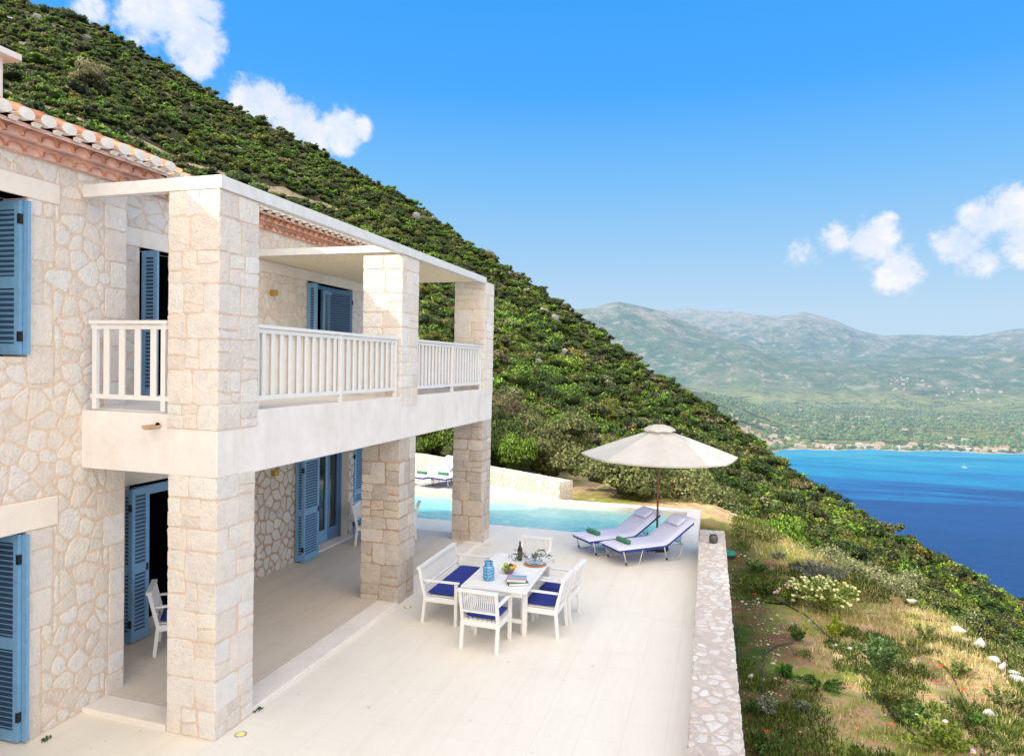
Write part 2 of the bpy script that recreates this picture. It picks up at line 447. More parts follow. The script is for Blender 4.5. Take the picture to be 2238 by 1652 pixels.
def stones(mb, org, u, v, cells, gap=.012, hgt=.012, rnd=random, holes=(), pal=STONE, rounded=True, edge=True, wh=None):
    org = Vector(org); u = Vector(u); v = Vector(v); n = u.cross(v)
    pieces = []
    for poly in cells:
        ps = [poly]
        for (x0, x1, y0, y1) in holes:
            nxt = []
            for q in ps:
                xs = [a[0] for a in q]; ys = [a[1] for a in q]
                if max(xs) <= x0 or min(xs) >= x1 or max(ys) <= y0 or min(ys) >= y1: nxt.append(q); continue
                L_ = clip_half(q, 1, 0, x0); R_ = clip_half(q, -1, 0, -x1)
                M_ = clip_half(clip_half(q, -1, 0, -x0), 1, 0, x1)
                B_ = clip_half(M_, 0, 1, y0) if len(M_) > 2 else []; T_ = clip_half(M_, 0, -1, -y1) if len(M_) > 2 else []
                nxt += [z for z in (L_, R_, B_, T_) if len(z) > 2 and area(z) > .0015]
            ps = nxt
        pieces += ps
    for poly in pieces:
        g = gap * rnd.uniform(.6, 1.5)
        q = inset(poly, g)
        if len(q) < 3 or area(q) < .0012: continue
        if rounded == 'soft':
            q = chaikin(q, .09); q = rough_edge(q, .10, .0035, rnd)
        elif rounded: q = chaikin(q, .2); q = rough_edge(q, .07, .007, rnd); q = chaikin(q, .25)
        h_ = hgt * rnd.uniform(.6, 1.3)
        c0 = rnd.choice(pal); f = rnd.uniform(.93, 1.05); c_ = tuple(min(.92, x * f) for x in c0)
        mx = sum(a[0] for a in q) / len(q); my = sum(a[1] for a in q) / len(q)
        jitter = [(a[0] + rnd.uniform(-.004, .004), a[1] + rnd.uniform(-.004, .004)) for a in q]
        base = [org + u * a[0] + v * a[1] for a in jitter]
        ins = .006
        top = []
        for a in jitter:
            dx, dy = mx - a[0], my - a[1]; L = max(1e-3, math.hypot(dx, dy))
            top.append(org + u * (a[0] + dx / L * ins) + v * (a[1] + dy / L * ins) + n * (h_ + rnd.uniform(-.002, .002)))
        cen = org + u * mx + v * my + n * (h_ + rnd.uniform(.001, .006))
        k_ = len(base); vs = base + top + [cen]
        fs = [(i, (i + 1) % k_, k_ + (i + 1) % k_, k_ + i) for i in range(k_)] + [(k_ + i, k_ + (i + 1) % k_, 2 * k_) for i in range(k_)]
        mb.add(vs, fs, 0, c_)
def wall_sheet(mb, org, u, v, w, h, holes, c=MORT, mi=0):
    org = Vector(org); u = Vector(u); v = Vector(v)
    xs = sorted(set([0, w] + [x for hh in holes for x in hh[:2] if 0 < x < w])); ys = sorted(set([0, h] + [y for hh in holes for y in hh[2:] if 0 < y < h]))
    for a, b in zip(xs, xs[1:]):
        for d, e in zip(ys, ys[1:]):
            mx, my = (a + b) / 2, (d + e) / 2
            if any(x0 < mx < x1 and y0 < my < y1 for (x0, x1, y0, y1) in holes): continue
            mb.face([org + u * a + v * d, org + u * b + v * d, org + u * b + v * e, org + u * a + v * e], mi, c)
X = (1, 0, 0); Y = (0, 1, 0); Z = (0, 0, 1)

# ------------------------------------------------------------------ villa
FL = .05      # portico floor
villa = empty('villa', (-9.4, 5.0, 0), 0, 'two storey limestone villa with blue shutters, tiled roof and a long pillared balcony', 'villa')
VO = Vector((-9.4, 5.0, 0))
class VMB(MB):
    def build(s, name, mats, parent=None, **kw):
        s.v = [(a - VO.x, b - VO.y, c_) for a, b, c_ in s.v]
        return MB.build(s, name, mats, parent or villa, **kw)
def VLOC(o): return o   # parts are written in world space and shifted by VMB

LX, LY = -6.77, 6.45          # face and corner of the front block
RX, RY = -7.87, 14.8          # face and end of the set back block
rnd = random.Random(3)
# front block wall (faces +X), u runs along -Y so that u x v points to +X
mb = VMB()
# local u = Y, v = Z, normal = u x v = (1,0,0)
yb = -7.0
winL = (3.95 - yb, 5.24 - yb, 3.98, 5.60); doorL = (3.95 - yb, 5.24 - yb, 0, 2.19)
lint1 = (3.5 - yb, 5.585 - yb, 5.60, 5.81); lint2 = (3.5 - yb, 5.58 - yb, 2.19, 2.50)
wall_sheet(mb, (LX, yb, 0), Y, Z, LY - yb, 6.02, [winL, doorL])
y0 = 1.0
cells = voronoi_cells(LY - y0, 6.02, .20, .175, rnd)
off = y0 - yb
hs = [(h[0] - off, h[1] - off, h[2], h[3]) for h in (winL, doorL, lint1, lint2)]
# dressed corner stones
q = []; z = 0; kk = 0
while z < 5.95:
    ch = rnd.uniform(.24, .42); ch = min(ch, 6.02 - z)
    L = rnd.choice((.22, .30, .38, .26)); q.append((LY - y0 - L, LY - y0, z, z + ch)); z += ch
jam = []
for (zz0, zz1) in ((0, 2.19), (3.7, 5.6)):
    z = zz0
    while z < zz1 - .1:
        ch = min(rnd.uniform(.3, .5), zz1 - z); L = rnd.uniform(.14, .3)
        jam.append((5.24 - y0, 5.24 - y0 + L, z, z + ch)); z += ch
stones(mb, (LX, y0, 0), Y, Z, cells, .012, .005, rnd, hs + q + jam)
stones(mb, (LX, y0, 0), Y, Z, [[(a, c_), (b, c_), (b, d), (a, d)] for a, b, c_, d in q + jam], .006, .008, rnd, rounded='soft')
# end wall of front block facing +Y  (u=-X)
wall_sheet(mb, (LX, LY, 0), (-1, 0, 0), Z, LX - RX, 6.02, [])
stones(mb, (LX, LY, 0), (-1, 0, 0), Z, course_cells(LX - RX, 6.02, rnd, (.2, .36)), .008, .008, rnd, rounded='soft')
# set back wall (faces +X)
H2 = 6.33
doorN = (7.58, 8.95, FL, 2.20); doorF = (11.98, 13.5, FL, 2.12)
winN = (7.72, 8.9, 3.42, 5.55); winF = (11.83, 13.55, 3.42, 5.58)
L3 = (7.35, 9.2, 5.55, 5.80); L4 = (10.3, 14.0, 5.58, 5.78); L5 = (11.5, 14.1, 2.12, 2.38); L6 = (7.1, 9.2, 2.2, 2.42)
sh = lambda h: (h[0] - LY, h[1] - LY, h[2], h[3])
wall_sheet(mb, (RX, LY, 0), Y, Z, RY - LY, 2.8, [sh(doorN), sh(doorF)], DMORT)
sh2 = lambda h: (h[0] - LY, h[1] - LY, h[2] - 2.8, h[3] - 2.8)
wall_sheet(mb, (RX, LY, 2.8), Y, Z, RY - LY, H2 - 2.8, [sh2(winN), sh2(winF)])
cells = [c_ for c_ in voronoi_cells(RY - LY, H2, .19, .175, rnd) if not (all(2.78 < p_[1] < 3.38 for p_ in c_))]
hl = [sh(h) for h in (doorN, doorF, winN, winF, L3, L4, L5, L6)]
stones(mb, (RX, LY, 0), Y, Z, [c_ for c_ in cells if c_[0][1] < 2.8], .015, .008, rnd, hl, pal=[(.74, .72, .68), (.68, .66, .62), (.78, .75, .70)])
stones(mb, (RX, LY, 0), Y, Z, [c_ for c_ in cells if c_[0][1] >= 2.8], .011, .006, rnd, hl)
# end wall facing +Y and back walls, plain
mb.box(-13, RX - .01, LY - 1, RY, 0, H2 + .0, 0, MORT)
mb.v = mb.v  # keep
# the solid box above would close the openings: replace it by separate sheets
mb.v = mb.v[:-8]; mb.f = mb.f[:-6]; mb.m = mb.m[:-6]; mb.c = mb.c[:-6]
wall_sheet(mb, (RX, RY, 0), (-1, 0, 0), Z, 5.2, H2, [])
stones(mb, (RX, RY, 0), (-1, 0, 0), Z, voronoi_cells(5.2, H2, .24, .22, rnd), .012, .012, rnd)
mb.face([(-13.07, yb, 0), (-13.07, RY, 0), (-13.07, RY, 6.2), (-13.07, yb, 6.2)], 0, MORT)
mb.face([(LX, yb, 0), (-13.07, yb, 0), (-13.07, yb, 6.02), (LX, yb, 6.02)], 0, MORT)
# gables
mb.build('wall', M_STONE)

# lintels
for (a, b, z0_, z1_) in ((3.5, 5.585, 5.60, 5.81), (3.5, 5.58, 2.19, 2.50)):
    mb = VMB(); mb.box(LX - .3, LX + .015, a, b, z0_, z1_); mb.build('lintel', M_LINTEL, bevel=.01)
for (a, b, z0_, z1_) in (L3, L4, L5, L6):
    mb = VMB(); mb.box(RX - .3, RX + .014, a, b, z0_, z1_); mb.build('lintel', M_LINTEL, bevel=.01)

# rooms behind openings: niches with reveals, their dimness put into the wall colour
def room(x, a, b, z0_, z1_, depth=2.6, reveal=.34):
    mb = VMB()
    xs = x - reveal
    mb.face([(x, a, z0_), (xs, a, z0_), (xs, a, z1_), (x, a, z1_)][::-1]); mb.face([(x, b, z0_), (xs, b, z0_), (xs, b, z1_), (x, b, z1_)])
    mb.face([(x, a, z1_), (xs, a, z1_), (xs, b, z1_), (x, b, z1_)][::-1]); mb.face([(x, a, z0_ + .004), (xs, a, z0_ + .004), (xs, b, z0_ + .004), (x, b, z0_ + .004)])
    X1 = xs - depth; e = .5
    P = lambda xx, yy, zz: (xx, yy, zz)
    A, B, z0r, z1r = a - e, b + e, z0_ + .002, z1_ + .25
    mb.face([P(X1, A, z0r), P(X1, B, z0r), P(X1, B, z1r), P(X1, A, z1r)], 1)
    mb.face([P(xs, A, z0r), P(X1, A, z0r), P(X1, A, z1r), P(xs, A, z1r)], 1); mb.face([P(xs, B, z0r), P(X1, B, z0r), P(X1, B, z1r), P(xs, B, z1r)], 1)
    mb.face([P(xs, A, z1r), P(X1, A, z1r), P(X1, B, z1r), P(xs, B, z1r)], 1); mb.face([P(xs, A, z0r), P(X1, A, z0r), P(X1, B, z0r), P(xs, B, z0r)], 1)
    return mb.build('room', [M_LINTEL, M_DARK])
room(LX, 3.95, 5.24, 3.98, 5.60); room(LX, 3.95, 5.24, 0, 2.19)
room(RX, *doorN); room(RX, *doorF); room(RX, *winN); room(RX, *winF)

# louvred shutter leaf: hinge point, direction of the leaf in plan, width
def shutter(hx, hy, dx, dy, wdt, z0_, z1_, blue=M_BLUE, parent=None, pins=True):
    L = math.hypot(dx, dy); dx /= L; dy /= L
    Mx = Matrix(((dx, -dy, 0, hx), (dy, dx, 0, hy), (0, 0, 1, 0), (0, 0, 0, 1)))
    mb = VMB(); t = .035; st = .065
    h = z1_ - z0_; mid = z0_ + h * .47
    mb.box(0, st, 0, t, z0_, z1_, M=Mx); mb.box(wdt - st, wdt, 0, t, z0_, z1_, M=Mx)
    for (a, b) in ((z0_, z0_ + .11), (mid - .06, mid + .06), (z1_ - .09, z1_)): mb.box(st, wdt - st, .002, t - .002, a, b, M=Mx)
    for (a, b) in ((z0_ + .11, mid - .06), (mid + .06, z1_ - .09)):
        n = int((b - a) / .052); s_ = (b - a) / n
        for i in range(n):
            zc = a + (i + .5) * s_
            p0 = [(st, .003, zc - s_ * .5), (wdt - st, .003, zc - s_ * .5), (wdt - st, .032, zc + s_ * .02), (st, .032, zc + s_ * .02)]
            p1 = [(x, y + .001, z + .009) for x, y, z in p0]
            vs = [tuple(Mx @ Vector(q_)) for q_ in p0 + p1]
            mb.add(vs, [(0, 1, 2, 3), (7, 6, 5, 4), (0, 4, 5, 1), (2, 6, 7, 3)])
        mb.box(st, wdt - st, .017, .019, a, b, 1, M=Mx)  # dark backing stands in for the shade between the slats
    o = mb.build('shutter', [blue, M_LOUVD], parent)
    if pins:
        for zz in (z0_ + h * .12, z0_ + h * .88):
            mb = VMB(); mb.box(-.012, .02, -.008, t + .008, zz - .05, zz + .05, M=Mx); mb.build('hinge', M_HINGE, o)
        mb = VMB(); mb.box(wdt - .05, wdt - .02, -.012, t + .012, mid - .05, mid + .05, M=Mx); mb.build('latch', M_HINGE, o)
    return o
# front block: bifold leaves folded into the reveal
for (z0_, z1_) in ((4.0, 5.56), (.03, 2.17)):
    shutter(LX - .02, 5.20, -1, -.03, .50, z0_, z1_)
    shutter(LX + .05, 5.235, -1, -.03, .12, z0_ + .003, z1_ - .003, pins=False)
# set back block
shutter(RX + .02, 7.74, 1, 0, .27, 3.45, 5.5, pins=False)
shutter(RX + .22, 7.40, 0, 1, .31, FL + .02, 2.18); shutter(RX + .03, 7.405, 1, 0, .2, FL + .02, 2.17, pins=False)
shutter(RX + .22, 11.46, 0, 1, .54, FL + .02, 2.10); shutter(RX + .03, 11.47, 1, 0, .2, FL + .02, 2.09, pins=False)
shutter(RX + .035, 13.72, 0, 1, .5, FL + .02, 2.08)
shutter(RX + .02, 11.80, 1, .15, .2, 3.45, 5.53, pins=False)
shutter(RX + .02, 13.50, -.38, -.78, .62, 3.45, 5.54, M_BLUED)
# door and window frames with panes
def glazed(x, a, b, z0_, z1_, leaves=2, openleaf=None):
    mb = VMB(); f = .07; xx = x - .22
    mb.box(xx - .05, xx + .05, a, a + f, z0_, z1_); mb.box(xx - .05, xx + .05, b - f, b, z0_, z1_); mb.box(xx - .05, xx + .05, a + f, b - f, z1_ - f, z1_)
    o = mb.build('door_frame', M_BLUED)
    w_ = (b - a - 2 * f) / leaves
    for i in range(leaves):
        A = a + f + i * w_; B = A + w_
        if openleaf == i: continue
        mb = VMB(); s_ = .085
        mb.box(xx - .03, xx + .03, A + .004, A + s_, z0_ + .02, z1_ - f - .004); mb.box(xx - .03, xx + .03, B - s_, B - .004, z0_ + .02, z1_ - f - .004)
        mb.box(xx - .03, xx + .03, A + s_, B - s_, z1_ - f - .09, z1_ - f - .004); mb.box(xx - .03, xx + .03, A + s_, B - s_, z0_ + .02, z0_ + .28)
        lf = mb.build('door_leaf', M_BLUE if i == 1 else M_BLUED)
        mb = VMB(); mb.face([(xx, A + s_, z0_ + .28), (xx, B - s_, z0_ + .28), (xx, B - s_, z1_ - f - .09), (xx, A + s_, z1_ - f - .09)]); mb.build('pane', M_GLASS, lf)
glazed(RX, 11.98, 13.5, FL + .03, 2.10, 3, 0)
glazed(RX, 11.83, 13.55, 3.43, 5.57, 2, 0)
mb = VMB(); mb.box(RX - .02, RX + .05, 7.62, 8.95, 2.03, 2.16); mb.build('door_head', M_BLUE)
mb = VMB()
for i in range(26):
    a = 12.05 + i * .035; mb.box(RX - .52 - .02 * (i % 2), RX - .49 - .02 * (i % 2), a, a + .035, FL, 2.05)
mb.build('curtain', M_CURT)
mb = VMB(); mb.box(RX - .36, RX + .08, 11.9, 13.6, FL + .002, FL + .03); mb.build('threshold', M_SILL, bevel=.006)

# floors, steps
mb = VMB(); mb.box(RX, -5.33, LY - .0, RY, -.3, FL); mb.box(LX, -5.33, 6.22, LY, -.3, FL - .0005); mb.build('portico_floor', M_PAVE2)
mb = VMB(); mb.box(LX, -5.60, 5.88, 6.217, -.3, FL + .003); mb.box(-5.327, -4.965, 6.5, 14.86, -.3, FL + .003); mb.build('step', M_SILL, bevel=.014)

# balcony slab
mb = VMB()
mb.box(LX + .002, -4.95, 5.86, 6.2, 2.76, 3.40)
mb.box(-5.3, -4.952, 6.2, 14.78, 2.74, 3.43)
mb.box(RX, -5.3, 6.2, 14.78, 2.80, 3.38)
mb.box(RX, -5.3, 14.4, 14.782, 2.74, 3.41)
mb.build('balcony_slab', M_STUCCO, bevel=.008)
mb = VMB(); mb.box(RX + .001, -5.08, 6.0, 14.6, 3.385, 3.42); mb.build('balcony_floor', M_PAVE)

# pillars
def pillar(x0, x1, y0_, y1_, ztop, seed, low=STONE, lowm=MORT):
    rd = random.Random(seed)
    mb = VMB()
    for (a, b, e) in ((0.0, 2.765, 0.0), (3.25, ztop, .012)):
        A0, A1, B0, B1 = x0 - e, x1 + e, y0_ - e, y1_ + e
        mb.box(A0 + .008, A1 - .008, B0 + .008, B1 - .008, a, b, 0, MORT if a else lowm)
        hts = [rd.uniform(.2, .42) for _ in range(30)]
        h = b - a
        for (o_, u_, w_) in (((A0, B0 + .008, a), X, A1 - A0), ((A1 - .008, B0, a), Y, B1 - B0), ((A1, B1 - .008, a), (-1, 0, 0), A1 - A0), ((A0 + .008, B1, a), (0, -1, 0), B1 - B0)):
            stones(mb, o_, u_, Z, course_cells(w_, h, rd, heights=hts), .0065 if (a or low is STONE) else .010, .007, rd, rounded='soft', pal=STONE if a else low)
    return mb.build('pillar', M_STONE)
pillar(-5.58, -4.95, 5.86, 6.48, 5.745, 11)
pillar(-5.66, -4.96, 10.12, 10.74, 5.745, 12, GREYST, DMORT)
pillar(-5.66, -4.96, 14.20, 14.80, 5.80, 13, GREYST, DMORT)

# pergola beams and reed ceiling
mb = VMB()
mb.box(-6.76, -4.92, 5.85, 5.95, 5.748, 5.885); mb.build('beam', M_BEAM, bevel=.004)
mb = VMB()
mb.box(-5.03, -4.921, 5.952, 14.19, 5.748, 5.882)
mb.build('beam', M_BEAM, bevel=.004)
mb = VMB(); mb.box(RX + .0, -5.032, 10.16, 10.25, 5.80, 5.915); mb.build('beam', M_BEAM, bevel=.004)
mb = VMB(); mb.box(RX + .0, -5.032, 14.10, 14.19, 5.80, 5.90); mb.build('beam', M_BEAM, bevel=.004)
mt, nt, p, out = mat('woven_reed'); M_REED = mt
p.inputs['Base Color'].default_value = (.80, .66, .38, 1); p.inputs['Roughness'].default_value = .9
cR = mix(nt, noise(nt, mapping(nt, wpos(nt), (14, 60, 1)), 1, 3), (.66, .57, .36), (.92, .85, .64)); nt.links.new(cR, p.inputs['Base Color'])
tr = nt.nodes.new('ShaderNodeBsdfTranslucent'); nt.links.new(cR, tr.inputs['Color']); ms = nt.nodes.new('ShaderNodeMixShader'); ms.inputs[0].default_value = .45
nt.links.new(p.outputs[0], ms.inputs[1]); nt.links.new(tr.outputs[0], ms.inputs[2]); nt.links.new(ms.outputs[0], out.inputs[0])
mb = VMB(); rd = random.Random(5)
y = 10.27
while y < 14.09:
    mb.box(RX + .02, -5.04, y, y + .05, 5.785, 5.812, 1); y += .115
x = RX + .05
while x < -5.06:
    mb.box(x, x + .03, 10.26, 14.09, 5.813, 5.838, 1); x += .22
mb.face([(RX + .02, 10.26, 5.843), (-5.04, 10.26, 5.843), (-5.04, 14.09, 5.843), (RX + .02, 14.09, 5.843)])
mb.build('reed_ceiling', [M_REED, plain('cream_slat', (.78, .72, .58), .8, .1, 20)])

# railings
def railing(p0, p1, n, z0_=3.42, bw=.052, posts=(), inner=None):
    p0 = Vector((*p0, 0)); p1 = Vector((*p1, 0)); d = (p1 - p0); L = d.length; d.normalize()
    mb = VMB()
    P = lambda s_, z_: p0 + d * s_ + Vector((0, 0, z_))
    mb.bar(P(0, 4.375), P(L, 4.375), .085, .04)
    mb.bar(P(.0, 4.325), P(L, 4.325), .035, .05)
    mb.bar(P(0, 3.56), P(L, 3.56), .04, .05)
    for i in range(1, n + 1):
        s_ = L * i / (n + 1); mb.bar(P(s_, 3.58), P(s_, 4.31), bw, .022, up=tuple(d.cross(Vector((0, 0, 1)))))
    for s_ in posts: mb.bar(P(s_, z0_), P(s_, 4.355), .058, .05, up=tuple(d.cross(Vector((0, 0, 1)))))
    o = mb.build('railing', M_RAIL, bevel=.003)
    if inner:
        mb = VMB(); q_ = Vector((inner, 0, 0)); mb.bar(P(.02, 3.945) + q_, P(L - .02, 3.945) + q_, .012, .72); mb.build('infill_panel', M_PANEL, o)
    return o
railing((-6.67, 5.90), (-5.60, 5.90), 4, bw=.075, posts=(.06, 1.0))
railing((-5.02, 6.52), (-5.02, 10.08), 20, posts=(.03, 1.83, 3.5), z0_=3.43, inner=-.05)
railing((-5.02, 10.78), (-5.02, 14.16), 21, posts=(.03, 1.7, 3.34), z0_=3.43, inner=-.05)

# roofs ------------------------------------------------------------
TERR = [(.54, .23, .13), (.60, .27, .15), (.48, .19, .11), (.62, .33, .19), (.58, .30, .20)]
PINK = (.72, .46, .38)
def half_arc(mb, y, r, x0, x1, zc, flip=1, t=.014, c=(.5, .25, .15), n=8, slope=0.0):
    vs = []
    for (xx, zz) in ((x0, zc), (x1, zc + slope)):
        for rr in (r, r - t):
            for i in range(n + 1):
                a = math.pi * i / n; vs.append((xx, y - rr * math.cos(a), zz + flip * rr * math.sin(a) * .8))
    m_ = n + 1; fs = []
    for i in range(n):
        fs += [(i, i + 1, m_ * 2 + i + 1, m_ * 2 + i), (m_ + i + 1, m_ + i, m_ * 3 + i, m_ * 3 + i + 1), (i, m_ + i, m_ + i + 1, i + 1), (m_ * 2 + i, m_ * 2 + i + 1, m_ * 3 + i + 1, m_ * 3 + i)]
    mb.add(vs, fs, 0, c)
def eaves(xw, ya, yb_, zbase, tag_=''):
    rd = random.Random(int(abs(ya) * 10) + 1)
    for row, (dz, ov) in enumerate(((0.0, .10), (.115, .20))):
        mb = VMB(); z0_ = zbase + dz
        mb.box(xw - .3, xw + ov - .035, ya, yb_, z0_ + .0, z0_ + .113, 0, PINK)
        y = ya + .05 + row * .09
        while y < yb_ - .1:
            cc = rd.choice(TERR)
            half_arc(mb, y + .09, .088, xw + .0, xw + ov + rd.uniform(-.01, .01), z0_ + .012, 1, c=cc)
            y += .185
        mb.build('eaves_row', M_TERRA)
    # roof sheet
    ze = zbase + .235; ov = .34; sl = math.tan(R(19)); xe = xw + ov
    mb = VMB(); pitch = .225; rd = random.Random(8)
    ridge = -10.6
    y = ya
    # underside mortar / board
    zr = ze + (xe - ridge) * sl
    mb.add([(xe - .06, ya, ze - .01), (xe - .06, yb_, ze - .01), (ridge, yb_, zr - .02), (ridge, ya, zr - .02)], [(0, 1, 2, 3)], 0, PINK)
    mb.add([(xe - .06, ya, ze - .05), (xe - .06, yb_, ze - .05), (ridge, yb_, zr - .06), (ridge, ya, zr - .06)], [(0, 1, 2, 3)], 0, PINK)
    mb.add([(xe - .06, ya, ze - .05), (xe - .06, yb_, ze - .05), (xe - .06, yb_, ze - .01), (xe - .06, ya, ze - .01)], [(0, 1, 2, 3)], 0, PINK)
    for e_ in (ya, yb_): mb.add([(xe - .06, e_, ze - .05), (ridge, e_, zr - .06), (ridge, e_, zr - .02), (xe - .06, e_, ze - .01)], [(0, 1, 2, 3)], 0, PINK)
    while y < yb_ - .05:
        # channel tile below, cover tile above, in overlapping lengths
        x = xe; j = 0
        while x > ridge:
            x2 = max(ridge, x - .38); zA = ze + (xe - x) * sl; cc = rd.choice(TERR)
            half_arc(mb, y + pitch * .5 + .11, .095, x + (.03 if j else -.005), x2, zA + .085, -1, c=cc, n=6, slope=(x - x2) * sl)
            half_arc(mb, y + pitch * .5, .085, x + (.03 if j else -.0), x2, zA + .055 + (.012 if j else 0), 1, c=rd.choice(TERR), n=6, slope=(x - x2) * sl)
            x = x2; j += 1
        y += pitch
    r = mb.build('roof_tiles', M_TERRA)
    # mortar plugs closing the cover tiles at the eave
    mb = VMB(); y = ya
    while y < yb_ - .05:
        rr = .083; yc = y + pitch * .5; zc = ze + .052; n = 12
        cap = [(xe + .006, yc - rr * math.cos(math.pi * i / n) , zc + rr * .86 * math.sin(math.pi * i / n)) for i in range(n + 1)] 
        cap += [(xe + .006, yc + rr * .9 * math.cos(math.pi * i / 6), zc - .045 * math.sin(math.pi * i / 6)) for i in range(1, 6)]
        cen = (xe + .012, yc, zc + .02)
        back = [(xe - .12, a, b) for _, a, b in cap]; k_ = len(cap)
        mb.add(cap + back + [cen], [(i, (i + 1) % k_, 2 * k_) for i in range(k_)] + [(i, k_ + i, k_ + (i + 1) % k_, (i + 1) % k_) for i in range(k_)])
        # a lip of mortar under each channel
        yc2 = y + pitch
        lip = [(xe - .03, yc2 - .05, ze + .0), (xe + .012, yc2 - .04, ze + .005), (xe + .012, yc2 + .04, ze + .005), (xe - .03, yc2 + .05, ze), (xe - .03, yc2 + .04, ze - .03), (xe - .03, yc2 - .04, ze - .03)]
        mb.add(lip, [(0, 1, 2, 3), (1, 5, 4, 2), (0, 5, 1), (3, 2, 4)])
        y += pitch
    mb.build('eaves_plug', M_MORTAR, r)
    # far slope
    mb = VMB(); mb.add([(ridge, ya, zr + .06), (ridge, yb_, zr + .06), (-13.4, yb_, zr - 1.0), (-13.4, ya, zr - 1.0)], [(0, 1, 2, 3)], 0, TERR[0]); 
    mb.tube([(ridge, ya, zr + .05), (ridge, yb_, zr + .05)], .1, 8, 0, TERR[1])
    mb.build('back_slope', M_TERRA)
    for e_ in (ya + .3, yb_ - .3):
        mb = VMB(); mb.add([(xw - .05, e_, zbase), (-13.0, e_, zbase), (-13.0, e_, zr - .95), (ridge, e_, zr - .06), (xw, e_, ze - .02)], [(0, 1, 2, 3, 4)], 0, MORT); mb.build('gable', M_STONE)
eaves(LX, -7.3, 6.78, 6.02)
eaves(RX, 6.80, 14.95, 6.33)
mb = VMB(); mb.box(-8.1, -7.3, 4.5, 5.37, 6.3, 7.12, 0, (.80, .76, .70)); ch = mb.build('chimney', M_STUCCO)
mb = VMB(); mb.box(-8.22, -7.18, 4.38, 5.49, 7.12, 7.19); mb.build('chimney_cap', M_SILL, ch, bevel=.01)
# little upstands on the pergola beam


# lamps, spout, socket
for (y, z) in ((10.66, 5.215), (10.76, 1.91)):
    mb = VMB(); mb.box(RX + .012, RX + .05, y - .035, y + .035, z - .055, z + .055); o = mb.build('wall_lamp', M_BRASS, bevel=.004)
    mb = VMB(); mb.box(RX + .05, RX + .13, y - .055, y + .055, z - .05, z + .05); mb.build('lamp_shade', M_BRASS, o, bevel=.006)
mb = VMB(); half_arc(mb, 0, .058, -.16, .02, 0, -1, .012, (.5, .33, .22))
mb.v = [(-5.715 + b, 5.86 + a, 3.285 + c_) for a, b, c_ in mb.v]
mb.tube([(-5.715, 5.86, 3.275), (-5.715, 5.90, 3.275)], .035, 10, 1); mb.build('drain_spout', [M_TERRA, M_BLACK])
mb = VMB(); mb.box(RX + .014, RX + .03, 10.35, 10.43, .42, .50); mb.build('socket', M_WHITE, bevel=.003)

# ------------------------------------------------------------------ terrace, pool
PY0, PY1, PX0, PX1, WZ = 16.07, 19.44, -11.8, -.76, -.13
mb = MB()
tx1 = -.02
def sheet(x0, x1, y0_, y1_, z=0.0): mb.face([(x0, y0_, z), (x1, y0_, z), (x1, y1_, z), (x0, y1_, z)])
sheet(-16, tx1, -9, PY0); 
mb.add([(-.36, PY0, 0), (-.36, PY0, -2.5), (tx1, PY0, -2.5), (tx1, PY0, 0)], [(0, 1, 2, 3)])
tag(mb.build('terrace', M_PAVE), kind='structure')
mb = MB(); mb.face([(-16, PY1 + .38, -.012), (-4.38, PY1 + .38, -.012), (-4.5, 19.95, -.012), (-12.3, 24.5, -.012), (-16, 26.5, -.012)]); tag(mb.build('pool_deck', M_PAVE), kind='structure')
pool = empty('swimming_pool', (-5, 17.8, 0), 0, 'turquoise swimming pool with a pale coping across the far end of the terrace', 'pool')
class PMB(MB):
    def build(s, name, mats, parent=None, **kw):
        s.v = [(a + 5, b - 17.8, c_) for a, b, c_ in s.v]; return MB.build(s, name, mats, parent or pool, **kw)
mb = PMB()
mb.box(PX1, -.40, PY0 + .002, PY1 + .4, -2.2, .002); mb.box(-12.2, PX1 - .0, PY1, PY1 + .4, -2.2, .003); mb.box(-12.2, PX0, PY0 + .002, PY1, -2.2, .002)
mb.build('coping', M_SILL, bevel=.012)
mb = PMB()
e = .004
mb.face([(PX0 - e, PY0 + .01, -1.4), (PX1 + e, PY0 + .01, -1.4), (PX1 + e, PY1 - e, -1.4), (PX0 - e, PY1 - e, -1.4)])
mb.face([(PX0, PY1 - e, -1.4), (PX1, PY1 - e, -1.4), (PX1, PY1 - e, -.004), (PX0, PY1 - e, -.004)])
mb.face([(PX1 - e, PY0, -1.4), (PX1 - e, PY1, -1.4), (PX1 - e, PY1, -.004), (PX1 - e, PY0, -.004)])
mb.face([(PX0, PY0 + .006, -1.4), (PX1, PY0 + .006, -1.4), (PX1, PY0 + .006, -.004), (PX0, PY0 + .006, -.004)])
mt, nt, p, _ = mat('pool_lining'); pos = wpos(nt)
sp = nt.nodes.new('ShaderNodeSeparateXYZ'); nt.links.new(pos, sp.inputs[0])
c = mix(nt, mapr(nt, sp.outputs[2], -.2, -.1), (.40, .66, .62), (.70, .64, .57)); nt.links.new(c, p.inputs['Base Color']); p.inputs['Roughness'].default_value = .7
mb.build('basin', mt)
mt, nt, p, _ = mat('pool_water'); M_POOL = mt; pos = wpos(nt)
n1 = noise(nt, mapping(nt, pos, (1.0, 2.2, 1), (0, 0, R(12))), 1.3, 6, .6); n2 = noise(nt, mapping(nt, pos, (1.5, 4.5, 1), (0, 0, R(8))), 2.6, 6, .65)
sp = nt.nodes.new('ShaderNodeSeparateXYZ'); nt.links.new(pos, sp.inputs[0])
g = mapr(nt, math_(nt, 'ADD', sp.outputs[1], mapr(nt, n1, 0, 1, -1.1, 1.1)), 16.4, 19.5)
c = ramp(nt, g, [(0, (.08, .46, .56)), (.4, (.14, .58, .62)), (.62, (.26, .70, .68)), (.85, (.28, .62, .56)), (1, (.42, .58, .52))])
c = mix(nt, mapr(nt, n2, .52, .72, 0, .8), c, (.72, .88, .86))
